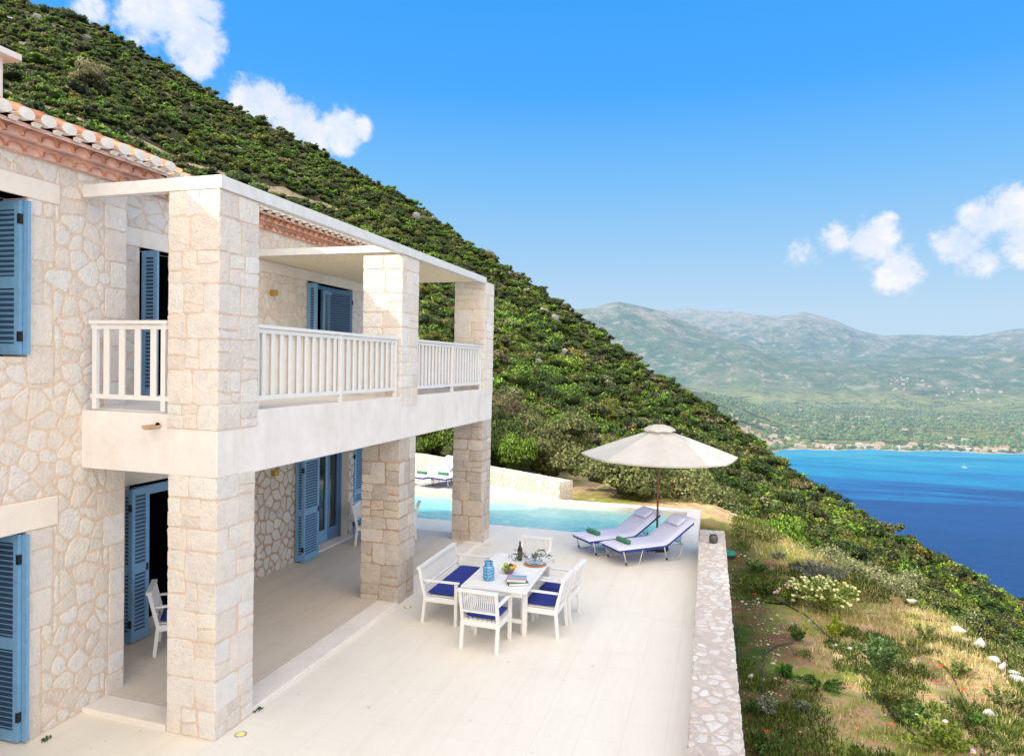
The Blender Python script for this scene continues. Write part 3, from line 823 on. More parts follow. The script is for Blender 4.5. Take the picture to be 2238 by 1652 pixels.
nt.links.new(c, p.inputs['Base Color']); p.inputs['Roughness'].default_value = .12; p.inputs['Specular IOR Level'].default_value = .35
bump(nt, p, n2, .25, .06)
mb = PMB(); mb.face([(PX0, PY0 + .008, WZ), (PX1 - e, PY0 + .008, WZ), (PX1 - e, PY1 - e, WZ), (PX0, PY1 - e, WZ)]); 
tag(mb.build('pool_water', M_POOL))

# stone parapet
rd = random.Random(21)
par = empty('parapet_wall', (0, 7, 0), 0, 'low rubble stone parapet wall running between the terrace and the sloping garden', 'wall')
def pxi(y): return -.184 - (y - 6.4) * .0148
def pxo(y): return .297 - (y - 6.55) * .0129
mb = MB(); ya, yb_ = -9.0, 15.52; HT = .45
core = [(pxi(ya), ya), (pxo(ya), ya), (pxo(yb_), yb_), (pxi(yb_), yb_)]
vs = [(x, y, -3.5) for x, y in core] + [(x, y, HT) for x, y in core]
mb.add(vs, [(0, 1, 5, 4), (1, 2, 6, 5), (2, 3, 7, 6), (3, 0, 4, 7), (4, 5, 6, 7)], 0, (.68, .60, .54))
# bumpy edge stones and flat top stones
cells = voronoi_cells(.62, yb_ - 1.5, .20, .115, rd, .98)
PALT = [(.84, .81, .78), (.88, .86, .83), (.74, .67, .61), (.80, .75, .70)]
def warp(poly, f): return [f(a) for a in poly]
sub = MB()
keep = [c_ for c_ in cells if rd.random() < .80]
tmp = MB(); stones(tmp, (0, 0, 0), X, Y, keep, .018, .006, rd, pal=PALT)
tv = []
for (x, y, z) in tmp.v:
    yy = 1.5 + y; xi, xo = pxi(yy) - .02, pxo(yy) + .02
    tv.append((xi + (xo - xi) * x / .62, yy, HT + z - .001 + (.006 * mnoise.noise(Vector((x * 9, y * 9, 0))))))
n0 = len(mb.v); mb.v += tv; mb.f += [tuple(i + n0 for i in f) for f in tmp.f]; mb.m += tmp.m; mb.c += tmp.c
for (sx_, fx) in ((1, pxo), (-1, pxi)):
    L = yb_ - 1.5
    cs = voronoi_cells(L, 3.0 if sx_ > 0 else HT, .2, .15, rd)
    tmp = MB(); stones(tmp, (0, 0, 0), X, Y, cs, .012, .014, rd, pal=PALT)
    tv = []
    for (a, b, h_) in tmp.v:
        yy = (1.5 + a) if sx_ > 0 else (yb_ - a)
        tv.append((fx(yy) + sx_ * h_, yy, (HT - 3.0 + b) if sx_ > 0 else b))
    n0 = len(mb.v); mb.v += tv; mb.f += [tuple(i + n0 for i in f) for f in tmp.f]; mb.m += tmp.m; mb.c += tmp.c
mb.v = [(a, b - 7, c_) for a, b, c_ in mb.v]
mb.build('stonework', M_STONE, par)
# end stones
# far stone wall behind the pool deck
fw = empty('boundary_wall', (-4.5, 19.9, 0), 0, 'sunlit pale rubble wall at the far side of the pool, ending beside the big olive shrub', 'wall')
fw.rotation_euler = (0, 0, math.atan2(1.6, -2.8))   # local +X runs from the end towards the far left
mb = MB(); Lw, Tw, Hw = 9.0, .62, .47
mb.box(0, Lw, -Tw, 0, -.4, Hw, 0, (.70, .58, .45))
rd = random.Random(9); PW = [(.80, .73, .62), (.84, .78, .68), (.76, .67, .54)]
stones(mb, (Lw, 0, -.05), (-1, 0, 0), Z, voronoi_cells(Lw, Hw + .04, .2, .13, rd), .009, .02, rd, pal=PW)
stones(mb, (0, 0, -.05), (0, -1, 0), Z, voronoi_cells(Tw, Hw + .04, .2, .13, rd), .009, .015, rd, pal=PW)
stones(mb, (0, -Tw, Hw), X, Y, voronoi_cells(Lw, Tw, .2, .18, rd), .009, .015, rd, pal=PW)
mb.build('stonework', M_STONE, fw)

# ------------------------------------------------------------------ furniture
def make_chair(w_=.58, nc=1, label=None, name='garden_chair', cat='chair', bh=.88):
    r = empty(name, (0, 0, 0), 0, label, cat)
    h = w_ / 2; D_ = .27
    for s_ in (-1, 1):
        x = s_ * (h - .025)
        mb = MB(); mb.box(x - .025, x + .025, D_ - .05, D_, 0, .645); mb.build('leg', M_WHITE, r, bevel=.004)
        mb = MB(); mb.bar((x, -D_ - .03, 0), (x, -D_ + .01, .40), .045, .05, up=(1, 0, 0)); mb.bar((x, -D_ + .01, .39), (x, -D_ - .10, bh - .02), .045, .045, up=(1, 0, 0)); mb.build('leg', M_WHITE, r, bevel=.004)
        mb = MB(); mb.bar((x, -D_ - .02, .655), (x, D_ + .02, .655), .058, .024); mb.build('armrest', M_WHITE, r, bevel=.005)
    mb = MB()
    mb.box(-h + .05, h - .05, D_ - .045, D_ - .01, .33, .41); mb.box(-h + .05, h - .05, -D_ - .01, -D_ + .025, .33, .41)
    for s_ in (-1, 1): x = s_ * (h - .025); mb.box(x - .017, x + .017, -D_ + .02, D_ - .05, .33, .41)
    n = max(6, int(w_ / .075))
    for i in range(n):
        a = -h + .045 + (w_ - .09) * (i + .1) / n; mb.box(a, a + (w_ - .09) / n * .72, -D_ + .0, D_ - .0, .411, .425)
    mb.build('seat', M_WHITE, r, bevel=.003)
    mb = MB()
    yT = lambda z: -D_ + .01 - .11 * (z - .39) / (bh - .41)
    mb.bar((-h - .005, yT(bh - .03), bh - .03), (h + .005, yT(bh - .03), bh - .03), .035, .07, up=(0, 1, 0))
    mb.bar((-h + .03, yT(.55), .55), (h - .03, yT(.55), .55), .025, .06, up=(0, 1, 0))
    n = int(w_ / .036)
    for i in range(n):
        x = -h + .06 + (w_ - .12) * (i + .5) / n; mb.bar((x, yT(.575), .575), (x, yT(bh - .06), bh - .06), .013, .019, up=(0, 1, 0))
    mb.build('backrest', M_WHITE, r)
    cw = (w_ - .1) / nc
    for k_ in range(nc):
        o = cushion(cw - .01, .48, .07); o.name = 'cushion'; o.parent = r; o.location = (-h + .05 + cw * (k_ + .5), .0, .427)
    return r
def cushion(w_, d_, t_, m_=None, tuft=True, nm='cushion'):
    n = 14; V = []; F = []
    for side in (1, -1):
        for j in range(n + 1):
            for i in range(n + 1):
                u = i / n * 2 - 1; v = j / n * 2 - 1
                e = (1 - abs(u) ** 5) * (1 - abs(v) ** 5); z = t_ * .5 * (e ** .35 if e > 0 else 0) * side
                if tuft:
                    for (a, b) in ((-.4, -.4), (.4, -.4), (-.4, .4), (.4, .4)): z -= side * .012 * math.exp(-((u - a) ** 2 + (v - b) ** 2) / .02)
                V.append((u * w_ / 2, v * d_ / 2, z + t_ * .5))
        b0 = 0 if side == 1 else (n + 1) ** 2
        for j in range(n):
            for i in range(n):
                a = b0 + j * (n + 1) + i; q = (a, a + 1, a + n + 2, a + n + 1); F.append(q if side == 1 else q[::-1])
    mb = MB(); mb.add(V, F); return mb.build(nm, m_ or M_NAVY, None, smooth=True)

chair0 = make_chair(label='white armchair at the near end of the dining table, its slatted back to the viewer')
G = 'white armchairs with navy cushions around the dining table'
def put(o, x, y, rz, z=0, label=None, group=G):
    o.location = (x, y, z); o.rotation_euler = (0, 0, rz)
    if label: o['label'] = label
    if group: o['group'] = group
    return o
put(chair0, -3.10, 9.20, R(-2))
c1 = put(copy_tree(chair0), -2.46, 9.98, R(88), label='white armchair right of the dining table, the nearer of that pair')
c2 = put(copy_tree(chair0), -2.40, 10.62, R(86), label='white armchair right of the dining table, the farther of that pair')
c3 = put(copy_tree(chair0), -3.12, 11.62, R(178), label='white armchair facing the viewer at the far table end, behind the wine bottle')
G2 = 'white armchairs with navy cushions under the portico'
put(copy_tree(chair0), -6.98, 7.6, R(-52), FL, 'white armchair before the nearest open blue shutters, half hidden by the front pillar', G2)
put(copy_tree(chair0), -7.15, 13.3, R(-75), FL, 'white armchair beside the far portico door, left of the middle pillar', G2)
put(copy_tree(chair0), -6.58, 13.55, R(110), FL, 'portico armchair hidden by the middle pillar, one arm showing against the pool', G2)
put(copy_tree(chair0), -6.1, 13.45, R(90), 3.42, 'white armchair standing on the upper balcony behind the far railing', None)
ch_b = children(scene.objects[-1]) if False else None
bench = make_chair(1.56, 3, 'long white slatted garden bench with navy cushions on the left side of the dining table', 'garden_bench', 'bench', .86)
put(bench, -4.0, 10.38, R(-89), group=None)

# dining table
tb = empty('dining_table', (-3.08, 10.27, 0), R(1.5), 'white slatted rectangular dining table on the terrace', 'table')
mb = MB(); n = 24
for i in range(n):
    a = -.94 + 1.88 * i / n; mb.box(-.44, .44, a + .004, a + 1.88 / n - .004, .715, .74)
mb.box(-.50, -.443, -.94, .94, .714, .741); mb.box(.443, .50, -.94, .94, .714, .741)
mb.build('tabletop', M_WHITE, tb, bevel=.003)
mb = MB(); mb.box(-.42, .42, -.86, -.835, .63, .713); mb.box(-.42, .42, .835, .86, .63, .713); mb.box(-.42, -.395, -.83, .83, .63, .713); mb.box(.395, .42, -.83, .83, .63, .713)
mb.build('apron', M_WHITE, tb)
for sx_ in (-1, 1):
    for sy_ in (-1, 1):
        mb = MB(); mb.box(sx_ * .40 - .033, sx_ * .40 + .033, sy_ * .62 - .033, sy_ * .62 + .033, 0, .712); mb.build('leg', M_WHITE, tb, bevel=.004)
for sy_ in (-1, 1):
    mb = MB(); mb.box(-.366, .366, sy_ * .62 - .02, sy_ * .62 + .02, .17, .23); mb.build('stretcher', M_WHITE, tb)

TZ = .742
# blue jar
jar = empty('patterned_jar', (-3.26, 9.72, TZ), 0, 'light blue patterned ceramic jar with wire handle on the dining table', 'jar')
mt, nt, p, _ = mat('blue_glaze'); tc = opos(nt)
vo = nt.nodes.new('ShaderNodeTexVoronoi'); vo.inputs['Scale'].default_value = 22; vo.inputs['Randomness'].default_value = .15; nt.links.new(tc, vo.inputs['Vector'])
wv = nt.nodes.new('ShaderNodeTexWave'); wv.wave_type = 'RINGS'; wv.inputs['Scale'].default_value = 9; wv.inputs['Distortion'].default_value = 6; nt.links.new(tc, wv.inputs['Vector'])
c = mix(nt, mapr(nt, vo.outputs['Distance'], .25, .4), (.04, .13, .34), (.16, .46, .68)); c = mix(nt, mapr(nt, wv.outputs['Fac'], .62, .8), c, (.07, .20, .45))
nt.links.new(c, p.inputs['Base Color']); p.inputs['Roughness'].default_value = .15
mb = MB(); mb.lathe([(.001, 0), (.085, 0), (.09, .01), (.095, .10), (.09, .19), (.062, .225), (.058, .24), (.068, .25), (.070, .275), (.064, .282), (.05, .278), (.045, .2)], n=8); mb.build('body', mt, jar, bevel=.002)
mb = MB(); mb.tube([(-.09, 0, .2), (-.12, 0, .14), (-.13, 0, .09), (-.11, 0, .06)], .003, 6); mb.build('handle', M_ALU, jar)
# books
for (nm, x, y, rz, z, a, b, c_, t_, lab) in (('book', -2.80, 9.70, R(28), TZ, .30, .24, (.03, .08, .09), .035, 'dark spined thick book lying flat under another book on the dining table'),
                                       ('book', -2.82, 9.73, R(12), TZ + .037, .29, .22, (.18, .30, .52), .04, 'book with blue sky and warm landscape cover lying on top of another book')):
    bk = empty(nm, (x, y, z), rz, lab, 'book')
    mt, nt, p, _ = mat('book_cover'); tcb = opos(nt); sp = nt.nodes.new('ShaderNodeSeparateXYZ'); nt.links.new(tcb, sp.inputs[0])
    if z > TZ + .01: cc = ramp(nt, mapr(nt, math_(nt, 'ADD', sp.outputs[1], mapr(nt, noise(nt, tcb, 14, 4), 0, 1, -.05, .05)), -.11, .11), [(0, (.35, .30, .28)), (.4, (.50, .36, .30)), (.55, (.45, .45, .50)), (.7, (.16, .32, .62)), (1, (.12, .3, .66))])
    else: cc = mix(nt, noise(nt, tcb, 8), c_, (.05, .12, .14))
    nt.links.new(cc, p.inputs['Base Color']); p.inputs['Roughness'].default_value = .3
    mb = MB(); mb.box(-a / 2, a / 2, -b / 2, b / 2, t_ - .003, t_); mb.box(-a / 2, a / 2, -b / 2, b / 2, 0, .003); mb.box(-a / 2, -a / 2 + .004, -b / 2, b / 2, .0032, t_ - .0032, 1); mb.build('cover', [mt, M_BLACK], bk)
    mb = MB(); mb.box(-a / 2 + .0045, a / 2 - .006, -b / 2 + .005, b / 2 - .005, .0035, t_ - .0035); mb.build('pages', M_WHITE, bk)
# bowl with fruit
bx, by = -3.06, 10.12
mt, nt, p, _ = mat('smoky_purple_glass'); p.inputs['Base Color'].default_value = (.22, .09, .14, 1); p.inputs['Roughness'].default_value = .12
mb = MB(); mb.lathe([(.001, 0), (.05, 0), (.062, .01), (.095, .07), (.10, .085), (.092, .08), (.055, .018), (.001, .012)], n=24)
o = mb.build('fruit_bowl', mt, None, smooth=True); o.location = (bx, by, TZ); tag(o, 'smoky purple glass bowl piled with fruit in the middle of the dining table', 'bowl')
fr = [('apple', -.06, .03, .115, .04, (.28, .48, .05), 'green apple'), ('apple', -.075, -.045, .075, .036, (.30, .50, .07), 'green apple'), ('apple', .05, -.04, .10, .034, (.32, .46, .06), 'green apple'),
      ('plum', .02, .02, .125, .033, (.14, .012, .03), 'dark red plum'), ('plum', .055, .045, .11, .028, (.12, .01, .03), 'dark red plum'),
      ('orange', .085, .02, .118, .033, (.75, .24, .02), 'orange'), ('orange', .08, -.01, .098, .030, (.72, .30, .04), 'orange'), ('lime', -.01, -.03, .105, .03, (.10, .20, .02), 'dark green lime'), ('lime', -.02, -.075, .085, .028, (.14, .25, .03), 'dark green lime')]
pos_w = {'apple': ['on the left top of the fruit bowl', 'low at the left rim of the fruit bowl', 'at the front right of the fruit bowl'], 'plum': ['at the top middle of the fruit bowl', 'behind, beside the oranges in the bowl'], 'orange': ['topmost at the right of the fruit bowl', 'lower one at the right of the fruit bowl'], 'lime': ['in the centre of the fruit bowl', 'nearest the viewer at the front of the bowl']}
cnt = {}
for (nm, dx, dy, z, r_, c_, lb) in fr:
    mb = MB(); mb.ball((0, 0, 0), r_, c=c_, n=14, sz=.93); mb.v.append((0, 0, r_)); mb.v.pop()
    o = mb.build(nm, M_FRUIT, None, smooth=True); o.location = (bx + dx, by + dy, TZ + z)
    i = cnt.get(nm, 0); cnt[nm] = i + 1
    tag(o, lb + ' ' + pos_w[nm][i], 'fruit', 'fruit in the glass bowl')
# bottle
bt = empty('wine_bottle', (-3.10, 10.86, TZ), 0, 'dark wine bottle with a brown label standing on the far end of the dining table', 'bottle')
mt, nt, p, _ = mat('dark_bottle_glass'); p.inputs['Base Color'].default_value = (.012, .012, .014, 1); p.inputs['Roughness'].default_value = .08
mb = MB(); mb.lathe([(.001, 0), (.036, 0), (.0385, .01), (.0385, .19), (.034, .215), (.016, .24), (.0145, .30), (.0165, .302), (.0165, .315), (.001, .316)], n=18); mb.build('glass', mt, bt, smooth=True)
mb = MB(); mb.lathe([(.0392, .05), (.0392, .165)], n=18); mb.build('paper_label', plain('brown_label', (.10, .06, .04), .7, .3, 60), bt)
# placemat, plates, olive branch
px_, py_ = -2.80, 10.72
mb = MB(); mb.lathe([(.001, 0), (.19, 0), (.19, .008), (.001, .009)], n=32); o = mb.build('placemat', plain('cork', (.42, .22, .11), .9, .2, 60), None); o.location = (px_, py_, TZ); tag(o, 'round brown cork placemat under the stacked plates', 'placemat')
for (r_, z, lab, c_) in ((.14, .010, 'larger white plate with blue rim lying on the cork placemat', (.62, .68, .74)), (.105, .026, 'small blue and white bowl shaped plate stacked on the larger plate', (.50, .60, .70))):
    mb = MB(); mb.lathe([(.001, 0), (r_ * .55, 0), (r_, .018), (r_ * 1.0, .022), (r_ * .6, .006), (.001, .005)], n=28); o = mb.build('plate', plain('glazed_plate', c_, .2, .12, 25), None, smooth=True); o.location = (px_, py_, TZ + z); tag(o, lab, 'plate')
rd = random.Random(31)
LEAFC = [(.10, .17, .08), (.15, .22, .12), (.07, .13, .05), (.20, .27, .17)]
def sprig(mb, mw, root, tip, bend, nl, ll, lw, pal=LEAFC, rd=rd, rad=.003):
    root = Vector(root); tip = Vector(tip); P = [root.lerp(tip, t / 6) + Vector(bend) * math.sin(math.pi * t / 6) for t in range(7)]
    mw.tube(P, [rad * (1 - .1 * i) for i in range(7)], 5)
    for i in range(nl):
        t = rd.uniform(.1, 1) * 5.99; a = int(t); q = P[a].lerp(P[a + 1], t - a)
        d = (tip - root).normalized() * .5 + Vector((rd.uniform(-1, 1), rd.uniform(-1, 1), rd.uniform(-.5, .8))); d.normalize()
        s_ = d.cross(Vector((rd.uniform(-1, 1), rd.uniform(-1, 1), rd.uniform(-1, 1)))).normalized() * lw
        mb.face([q, q + d * ll * .5 + s_, q + d * ll, q + d * ll * .5 - s_], 0, rd.choice(pal))
ob = empty('olive_branch', (-2.95, 10.9, TZ), 0, 'cut olive branch with narrow leaves lying across the plates and around the bottle', 'branch')
mb = MB(); mw = MB()
for (a, b, bn) in (((0, 0, .02), (.38, .1, .05), (0, .03, .07)), ((0, 0, .02), (-.35, -.05, .03), (0, .05, .06)), ((0, .02, .03), (.25, -.2, .06), (.02, 0, .09)), ((0, 0, .03), (-.2, -.2, .03), (0, 0, .05)), ((.05, 0, .03), (.2, .2, .12), (0, 0, .06)), ((.1, -.1, .04), (.15, -.22, .06), (0, 0, .08)), ((0, 0, .02), (.42, -.02, .03), (0, .0, .08)), ((0, 0, .02), (-.3, .1, .1), (0, .0, .05))):
    sprig(mb, mw, a, b, bn, 34, .055, .008, rd=rd)
mb.build('leaves', M_LEAF, ob); mw.build('twigs', M_SOIL_STEM, ob)

# sun loungers
def make_lounger(label):
    r = empty('sun_lounger', (0, 0, 0), 0, label, 'sun lounger')
    W = .70; h = W / 2; L1, Z0 = 1.12, .32; A = R(31); L2 = .84
    bx_, bz = L1 + L2 * math.cos(A), Z0 + L2 * math.sin(A)
    # frame rails
    mb = MB()
    for s_ in (-1, 1):
        x = s_ * (h - .03)
        mb.tube([(x, 0.02, Z0), (x, L1, Z0), (x, L1 + .45, Z0)], .014, 8)
        mb.tube([(x, L1, Z0), (x, bx_, bz)], .014, 8)
        mb.tube([(x * .9, L1 + .42, Z0), (x * .9, L1 + .42 * math.cos(A), Z0 + .42 * math.sin(A))], .009, 6)
    mb.tube([(-h + .03, .02, Z0), (h - .03, .02, Z0)], .014, 8); mb.tube([(-h + .03, bx_, bz), (h - .03, bx_, bz)], .014, 8); mb.tube([(-h + .03, L1 + .45, Z0), (h - .03, L1 + .45, Z0)], .012, 8)
    mb.build('frame', M_ALU, r, smooth=True)
    for y in (.18, 1.18):
        for s_ in (-1, 1):
            x = s_ * (h - .02)
            mb = MB(); mb.tube([(x, y - .10, Z0 - .01), (x, y - .02, .03), (x, y + .03, .012), (x, y + .24, .012), (x, y + .29, .03), (x, y + .37, Z0 - .01)], .013, 8); lg = mb.build('leg', M_ALU, r, smooth=True)
            mb = MB(); mb.tube([(x, y - .035, .075), (x, y - .02, .03)], .019, 8); mb.build('rubber_foot', M_BLACK, lg)
    # blue sling
    mb = MB(); t = .012
    mb.add([(-h + .02, 0, Z0 + .0), (h - .02, 0, Z0 + .0), (h - .02, L1, Z0), (-h + .02, L1, Z0), (-h + .02, bx_, bz), (h - .02, bx_, bz)], [(0, 1, 2, 3), (3, 2, 5, 4)])
    for s_ in (-1, 1):
        x = s_ * (h - .014)
        mb.add([(x, 0, Z0 + .015), (x, L1, Z0 + .015), (x, L1, Z0 - .045), (x, 0, Z0 - .045), (x, bx_, bz + .015), (x, bx_, bz - .05)], [(0, 1, 2, 3), (1, 4, 5, 2)])
    mb.add([(-h + .02, -.001, Z0 + .015), (h - .02, -.001, Z0 + .015), (h - .02, -.001, Z0 - .04), (-h + .02, -.001, Z0 - .04)], [(0, 1, 2, 3)])
    mb.build('sling', M_NAVYD, r)
    # mattress: rounded slab following the bend
    n = 40; mcount = 10; V = []; F = []; th = .05
    pts = []
    tot = L1 + L2 + .06
    for i in range(n + 1):
        s_ = -.05 + (tot + .05) * i / n
        if s_ < L1: pts.append((s_, Z0 + .02, 0, 1))
        else: pts.append((L1 + (s_ - L1) * math.cos(A), Z0 + .02 + (s_ - L1) * math.sin(A), -math.sin(A), math.cos(A)))
    pts = [pts[0]] + [tuple(sum(pts[j][k_] for j in (i - 1, i, i + 1)) / 3 for k_ in range(4)) for i in range(1, n)] + [pts[-1]]
    ring = []
    for j in range(mcount + 1):
        u = j / mcount * 2 - 1; ring.append((u * (h + .01), th * (1 - abs(u) ** 6) ** .4))
    for i, (y, z, ny, nz) in enumerate(pts):
        e = min(1, min(i, n - i) / 1.5 + .25)
        for (x, tt) in ring: V.append((x, y + ny * tt * e, z + nz * tt * e))
        for (x, tt) in ring: V.append((x, y, z))
    m_ = 2 * (mcount + 1)
    for i in range(n):
        for j in range(mcount):
            a = i * m_ + j; F.append((a, a + 1, a + m_ + 1, a + m_)); b = a + mcount + 1; F.append((b + 1, b, b + m_, b + m_ + 1))
    for i in (0, n):
        for j in range(mcount): a = i * m_ + j; F.append((a, a + mcount + 1, a + mcount + 2, a + 1))
    mb = MB(); mb.add(V, F); mb.build('mattress', M_LAV, r, smooth=True)
    o = cushion(.46, .26, .07, M_LAV, False, 'pillow'); o.parent = r
    o.location = (0, L1 + (L2 - .2) * math.cos(A) - .06 * math.sin(A), Z0 + .02 + (L2 - .2) * math.sin(A) + .055 * math.cos(A)); o.rotation_euler = (A, 0, 0)
    return r
def towel(x, y, z, rz, label):
    mb = MB(); P = []
    mb.lathe([(.001, -.19), (.045, -.19), (.052, -.18), (.05, -.1), (.053, 0), (.05, .1), (.052, .18), (.045, .19), (.001, .19)], n=16)
    mb.v = [(c_, a, b + .05) for a, b, c_ in mb.v]
    mb.lathe([(.012, 0), (.022, .001), (.022, .004), (.012, .004)], 0, 0, 0, 12); k_ = len(mb.v) - 48
    for i in range(k_, len(mb.v)): a, b, c_ = mb.v[i]; mb.v[i] = (.19 + c_, a, b + .05)
    o = mb.build('rolled_towel', M_GREEN, None, smooth=True); o.location = (x, y, z); o.rotation_euler = (0, 0, rz); tag(o, label, 'towel', 'green rolled towels on the loungers')
l1 = make_lounger('lavender covered sun lounger nearest the viewer, under the parasol'); GL = 'sun loungers by the pool'
put(l1, -2.02, 13.80, R(-48), group=GL)
l2 = put(copy_tree(l1), -2.72, 14.28, R(-46), label='lavender covered sun lounger at the pool edge, farther left of the pair under the parasol', group=GL)
l3 = put(copy_tree(l1), -9.25, 20.0, R(-20), label='white covered sun lounger on the far pool deck, left one, cut by the middle pillar', group=GL)
l4 = put(copy_tree(l1), -8.5, 20.05, R(-16), label='white covered sun lounger on the far pool deck, right one beside the far pillar', group=GL)
for o in (l3, l4):
    for ch in children(o):
        if ch.data and ch.name.split('.')[0] in ('mattress', 'pillow'):
            ch.data = ch.data.copy(); ch.data.materials[0] = M_LAVW
def lt(o, t_): 
    a = o.rotation_euler[2]; return (o.location.x - math.sin(a) * t_, o.location.y + math.cos(a) * t_)
for o, lab in ((l1, 'green rolled towel on the foot of the nearer lavender lounger'), (l2, 'green rolled towel on the foot of the lavender lounger at the pool edge'), (l3, 'green rolled towel on the left lounger of the far deck'), (l4, 'green rolled towel on the right lounger of the far deck')):
    x, y = lt(o, .30); towel(x, y, .385, o.rotation_euler[2] + R(4), lab)

# parasol
um = empty('parasol', (-1.22, 15.2, 0), 0, 'large round cream canvas parasol on a wooden pole beside the sun loungers', 'parasol')
mb = MB(); mb.tube([(0, 0, .08), (0, 0, 2.72)], .023, 12); mb.build('pole', M_POLE, um, smooth=True)
mb = MB(); mb.lathe([(.001, 0), (.25, 0), (.26, .02), (.25, .06), (.05, .09), (.045, .3), (.001, .3)], n=24); mb.build('base', M_BLACK, um, smooth=True)
nr = 8; Rr = 1.69
def canopy_pt(r_, a, jr=1.0):
    # r_ 0..1 , between ribs the cloth is flatter (chord) and sags
    k_ = (a / (2 * math.pi) * nr) % 1.0; ch_ = math.cos(math.pi / nr) / math.cos((k_ - .5) * 2 * math.pi / nr)
    sag = math.sin(math.pi * k_)
    rad = Rr * r_ * (1 + (ch_ - 1) * 1.0)
    z = 2.66 - .585 * (r_ ** 1.10) - .05 * sag * r_ * (1 - r_) * 4 * .5 - .02 * sag * r_
    return (rad * math.cos(a + .2), rad * math.sin(a + .2), z)
V = []; F = []; na = nr * 8; nl = 12
for i in range(nl + 1):
    for j in range(na):
        V.append(canopy_pt(.02 + .98 * i / nl, 2 * math.pi * j / na))
for i in range(nl):
    for j in range(na): F.append((i * na + j, i * na + (j + 1) % na, (i + 1) * na + (j + 1) % na, (i + 1) * na + j))
for j in range(na):
    a, b, c_ = V[nl * na + j]; V.append((a * .995, b * .995, c_ - .035))
for j in range(na): F.append((nl * na + j, nl * na + (j + 1) % na, (nl + 1) * na + (j + 1) % na, (nl + 1) * na + j))
mt, nt, p, out = mat('parasol_canvas'); M_PAR = mt
n1 = noise(nt, opos(nt), 3, 4); cc = mix(nt, 1.0, (.74, .71, .65), mapr(nt, n1, .3, .7, .93, 1.05), 'MULTIPLY'); nt.links.new(cc, p.inputs['Base Color']); p.inputs['Roughness'].default_value = .9
tr = nt.nodes.new('ShaderNodeBsdfTranslucent'); nt.links.new(cc, tr.inputs['Color']); ms = nt.nodes.new('ShaderNodeMixShader'); ms.inputs[0].default_value = .3
nt.links.new(p.outputs[0], ms.inputs[1]); nt.links.new(tr.outputs[0], ms.inputs[2]); nt.links.new(ms.outputs[0], out.inputs[0])
mb = MB(); mb.add(V, F); mb.build('canopy', M_PAR, um)
V = []; F = []; na = 48
for i, (r_, z) in enumerate(((.01, 2.745), (.12, 2.735), (.24, 2.69), (.34, 2.625), (.345, 2.595))):
    for j in range(na):
        a = 2 * math.pi * j / na; V.append((r_ * math.cos(a) , r_ * math.sin(a), z + (.022 * abs(math.sin(a * 4)) if i >= 3 else 0) + (.012 * math.sin(a * 8) if i == 2 else 0)))
for i in range(4):
    for j in range(na): F.append((i * na + j, i * na + (j + 1) % na, (i + 1) * na + (j + 1) % na, (i + 1) * na + j))
mb = MB(); mb.add(V, F); mb.build('vent_cap', M_PAR, um, smooth=True)
mb = MB(); mb.lathe([(.001, 2.76), (.035, 2.77), (.04, 2.80), (.02, 2.82), (.001, 2.84)], n=12); mb.build('finial', M_POLE, um, smooth=True)
for k_ in range(nr):
    a = 2 * math.pi * k_ / nr + .2
    mb = MB(); mb.bar((.05 * math.cos(a), .05 * math.sin(a), 2.63), (1.66 * math.cos(a), 1.66 * math.sin(a), 2.06), .018, .022); rb = mb.build('rib', M_POLE, um)
    mb = MB(); mb.bar((.03 * math.cos(a), .03 * math.sin(a), 2.1), (.75 * math.cos(a), .75 * math.sin(a), 2.36), .014, .016); mb.build('strut', M_POLE, rb)

# recessed floor lights
for (x, y, lab) in ((-4.79, 6.07, 'round recessed floor light beside the nearest pillar'), (-4.78, 10.12, 'round recessed floor light beside the middle pillar'), (-4.80, 14.24, 'round recessed floor light beside the far pillar')):
    r = empty('floor_light', (x, y, 0), 0, lab, 'floor light', 'recessed floor lights')
    mb = MB(); mb.lathe([(.045, .001), (.045, .006), (.062, .005), (.063, .001)], n=20); mb.build('rim', M_ALU, r, smooth=True)
    mb = MB(); mb.lathe([(.001, .004), (.045, .004)], n=20)
    mt, nt, p, _ = mat('warm_lens'); p.inputs['Base Color'].default_value = (.75, .55, .12, 1); p.inputs['Emission Color'].default_value = (1, .8, .25, 1); p.inputs['Emission Strength'].default_value = .35; mb.build('lens', mt, r)
# lantern on the parapet
ln = empty('wall_lantern', (-.03, 14.4, .455), 0, 'small round dark metal lantern standing on top of the parapet', 'lantern')
mb = MB(); mb.lathe([(.001, 0), (.07, 0), (.085, .03), (.088, .1), (.075, .15), (.055, .17), (.05, .16), (.068, .1), (.065, .03), (.001, .02)], n=20); mb.build('body', plain('weathered_bronze', (.10, .11, .11), .45, .3, 30, metal=.5), ln, smooth=True)
mb = MB(); mb.lathe([(.001, .165), (.052, .16)], n=20); mb.build('pane', M_GLASS, ln)
# dead leaf / beetle-like speck and weeds in joints
for (x, y, lab) in ((-4.95, 6.55, 'small green weed growing in the joint behind the nearest pillar'), (-6.62, 5.35, 'dark green weed at the foot of the house wall near the step')):
    mb = MB(); rd = random.Random(int(y * 10))
    for i in range(26):
        a = rd.uniform(0, 6.28); b = rd.uniform(.3, 1); L = rd.uniform(.02, .05)
        d = Vector((math.cos(a), math.sin(a), b)).normalized() * L; s_ = Vector((-math.sin(a), math.cos(a), 0)) * .01; q_ = Vector((rd.uniform(-.03, .03), rd.uniform(-.05, .05), 0))
        mb.face([q_, q_ + d * .5 + s_, q_ + d, q_ + d * .5 - s_], 0, (.04, .09, .04))
    o = mb.build('weed', M_LEAF, None); o.location = (x, y, .002); tag(o, lab, 'weed')

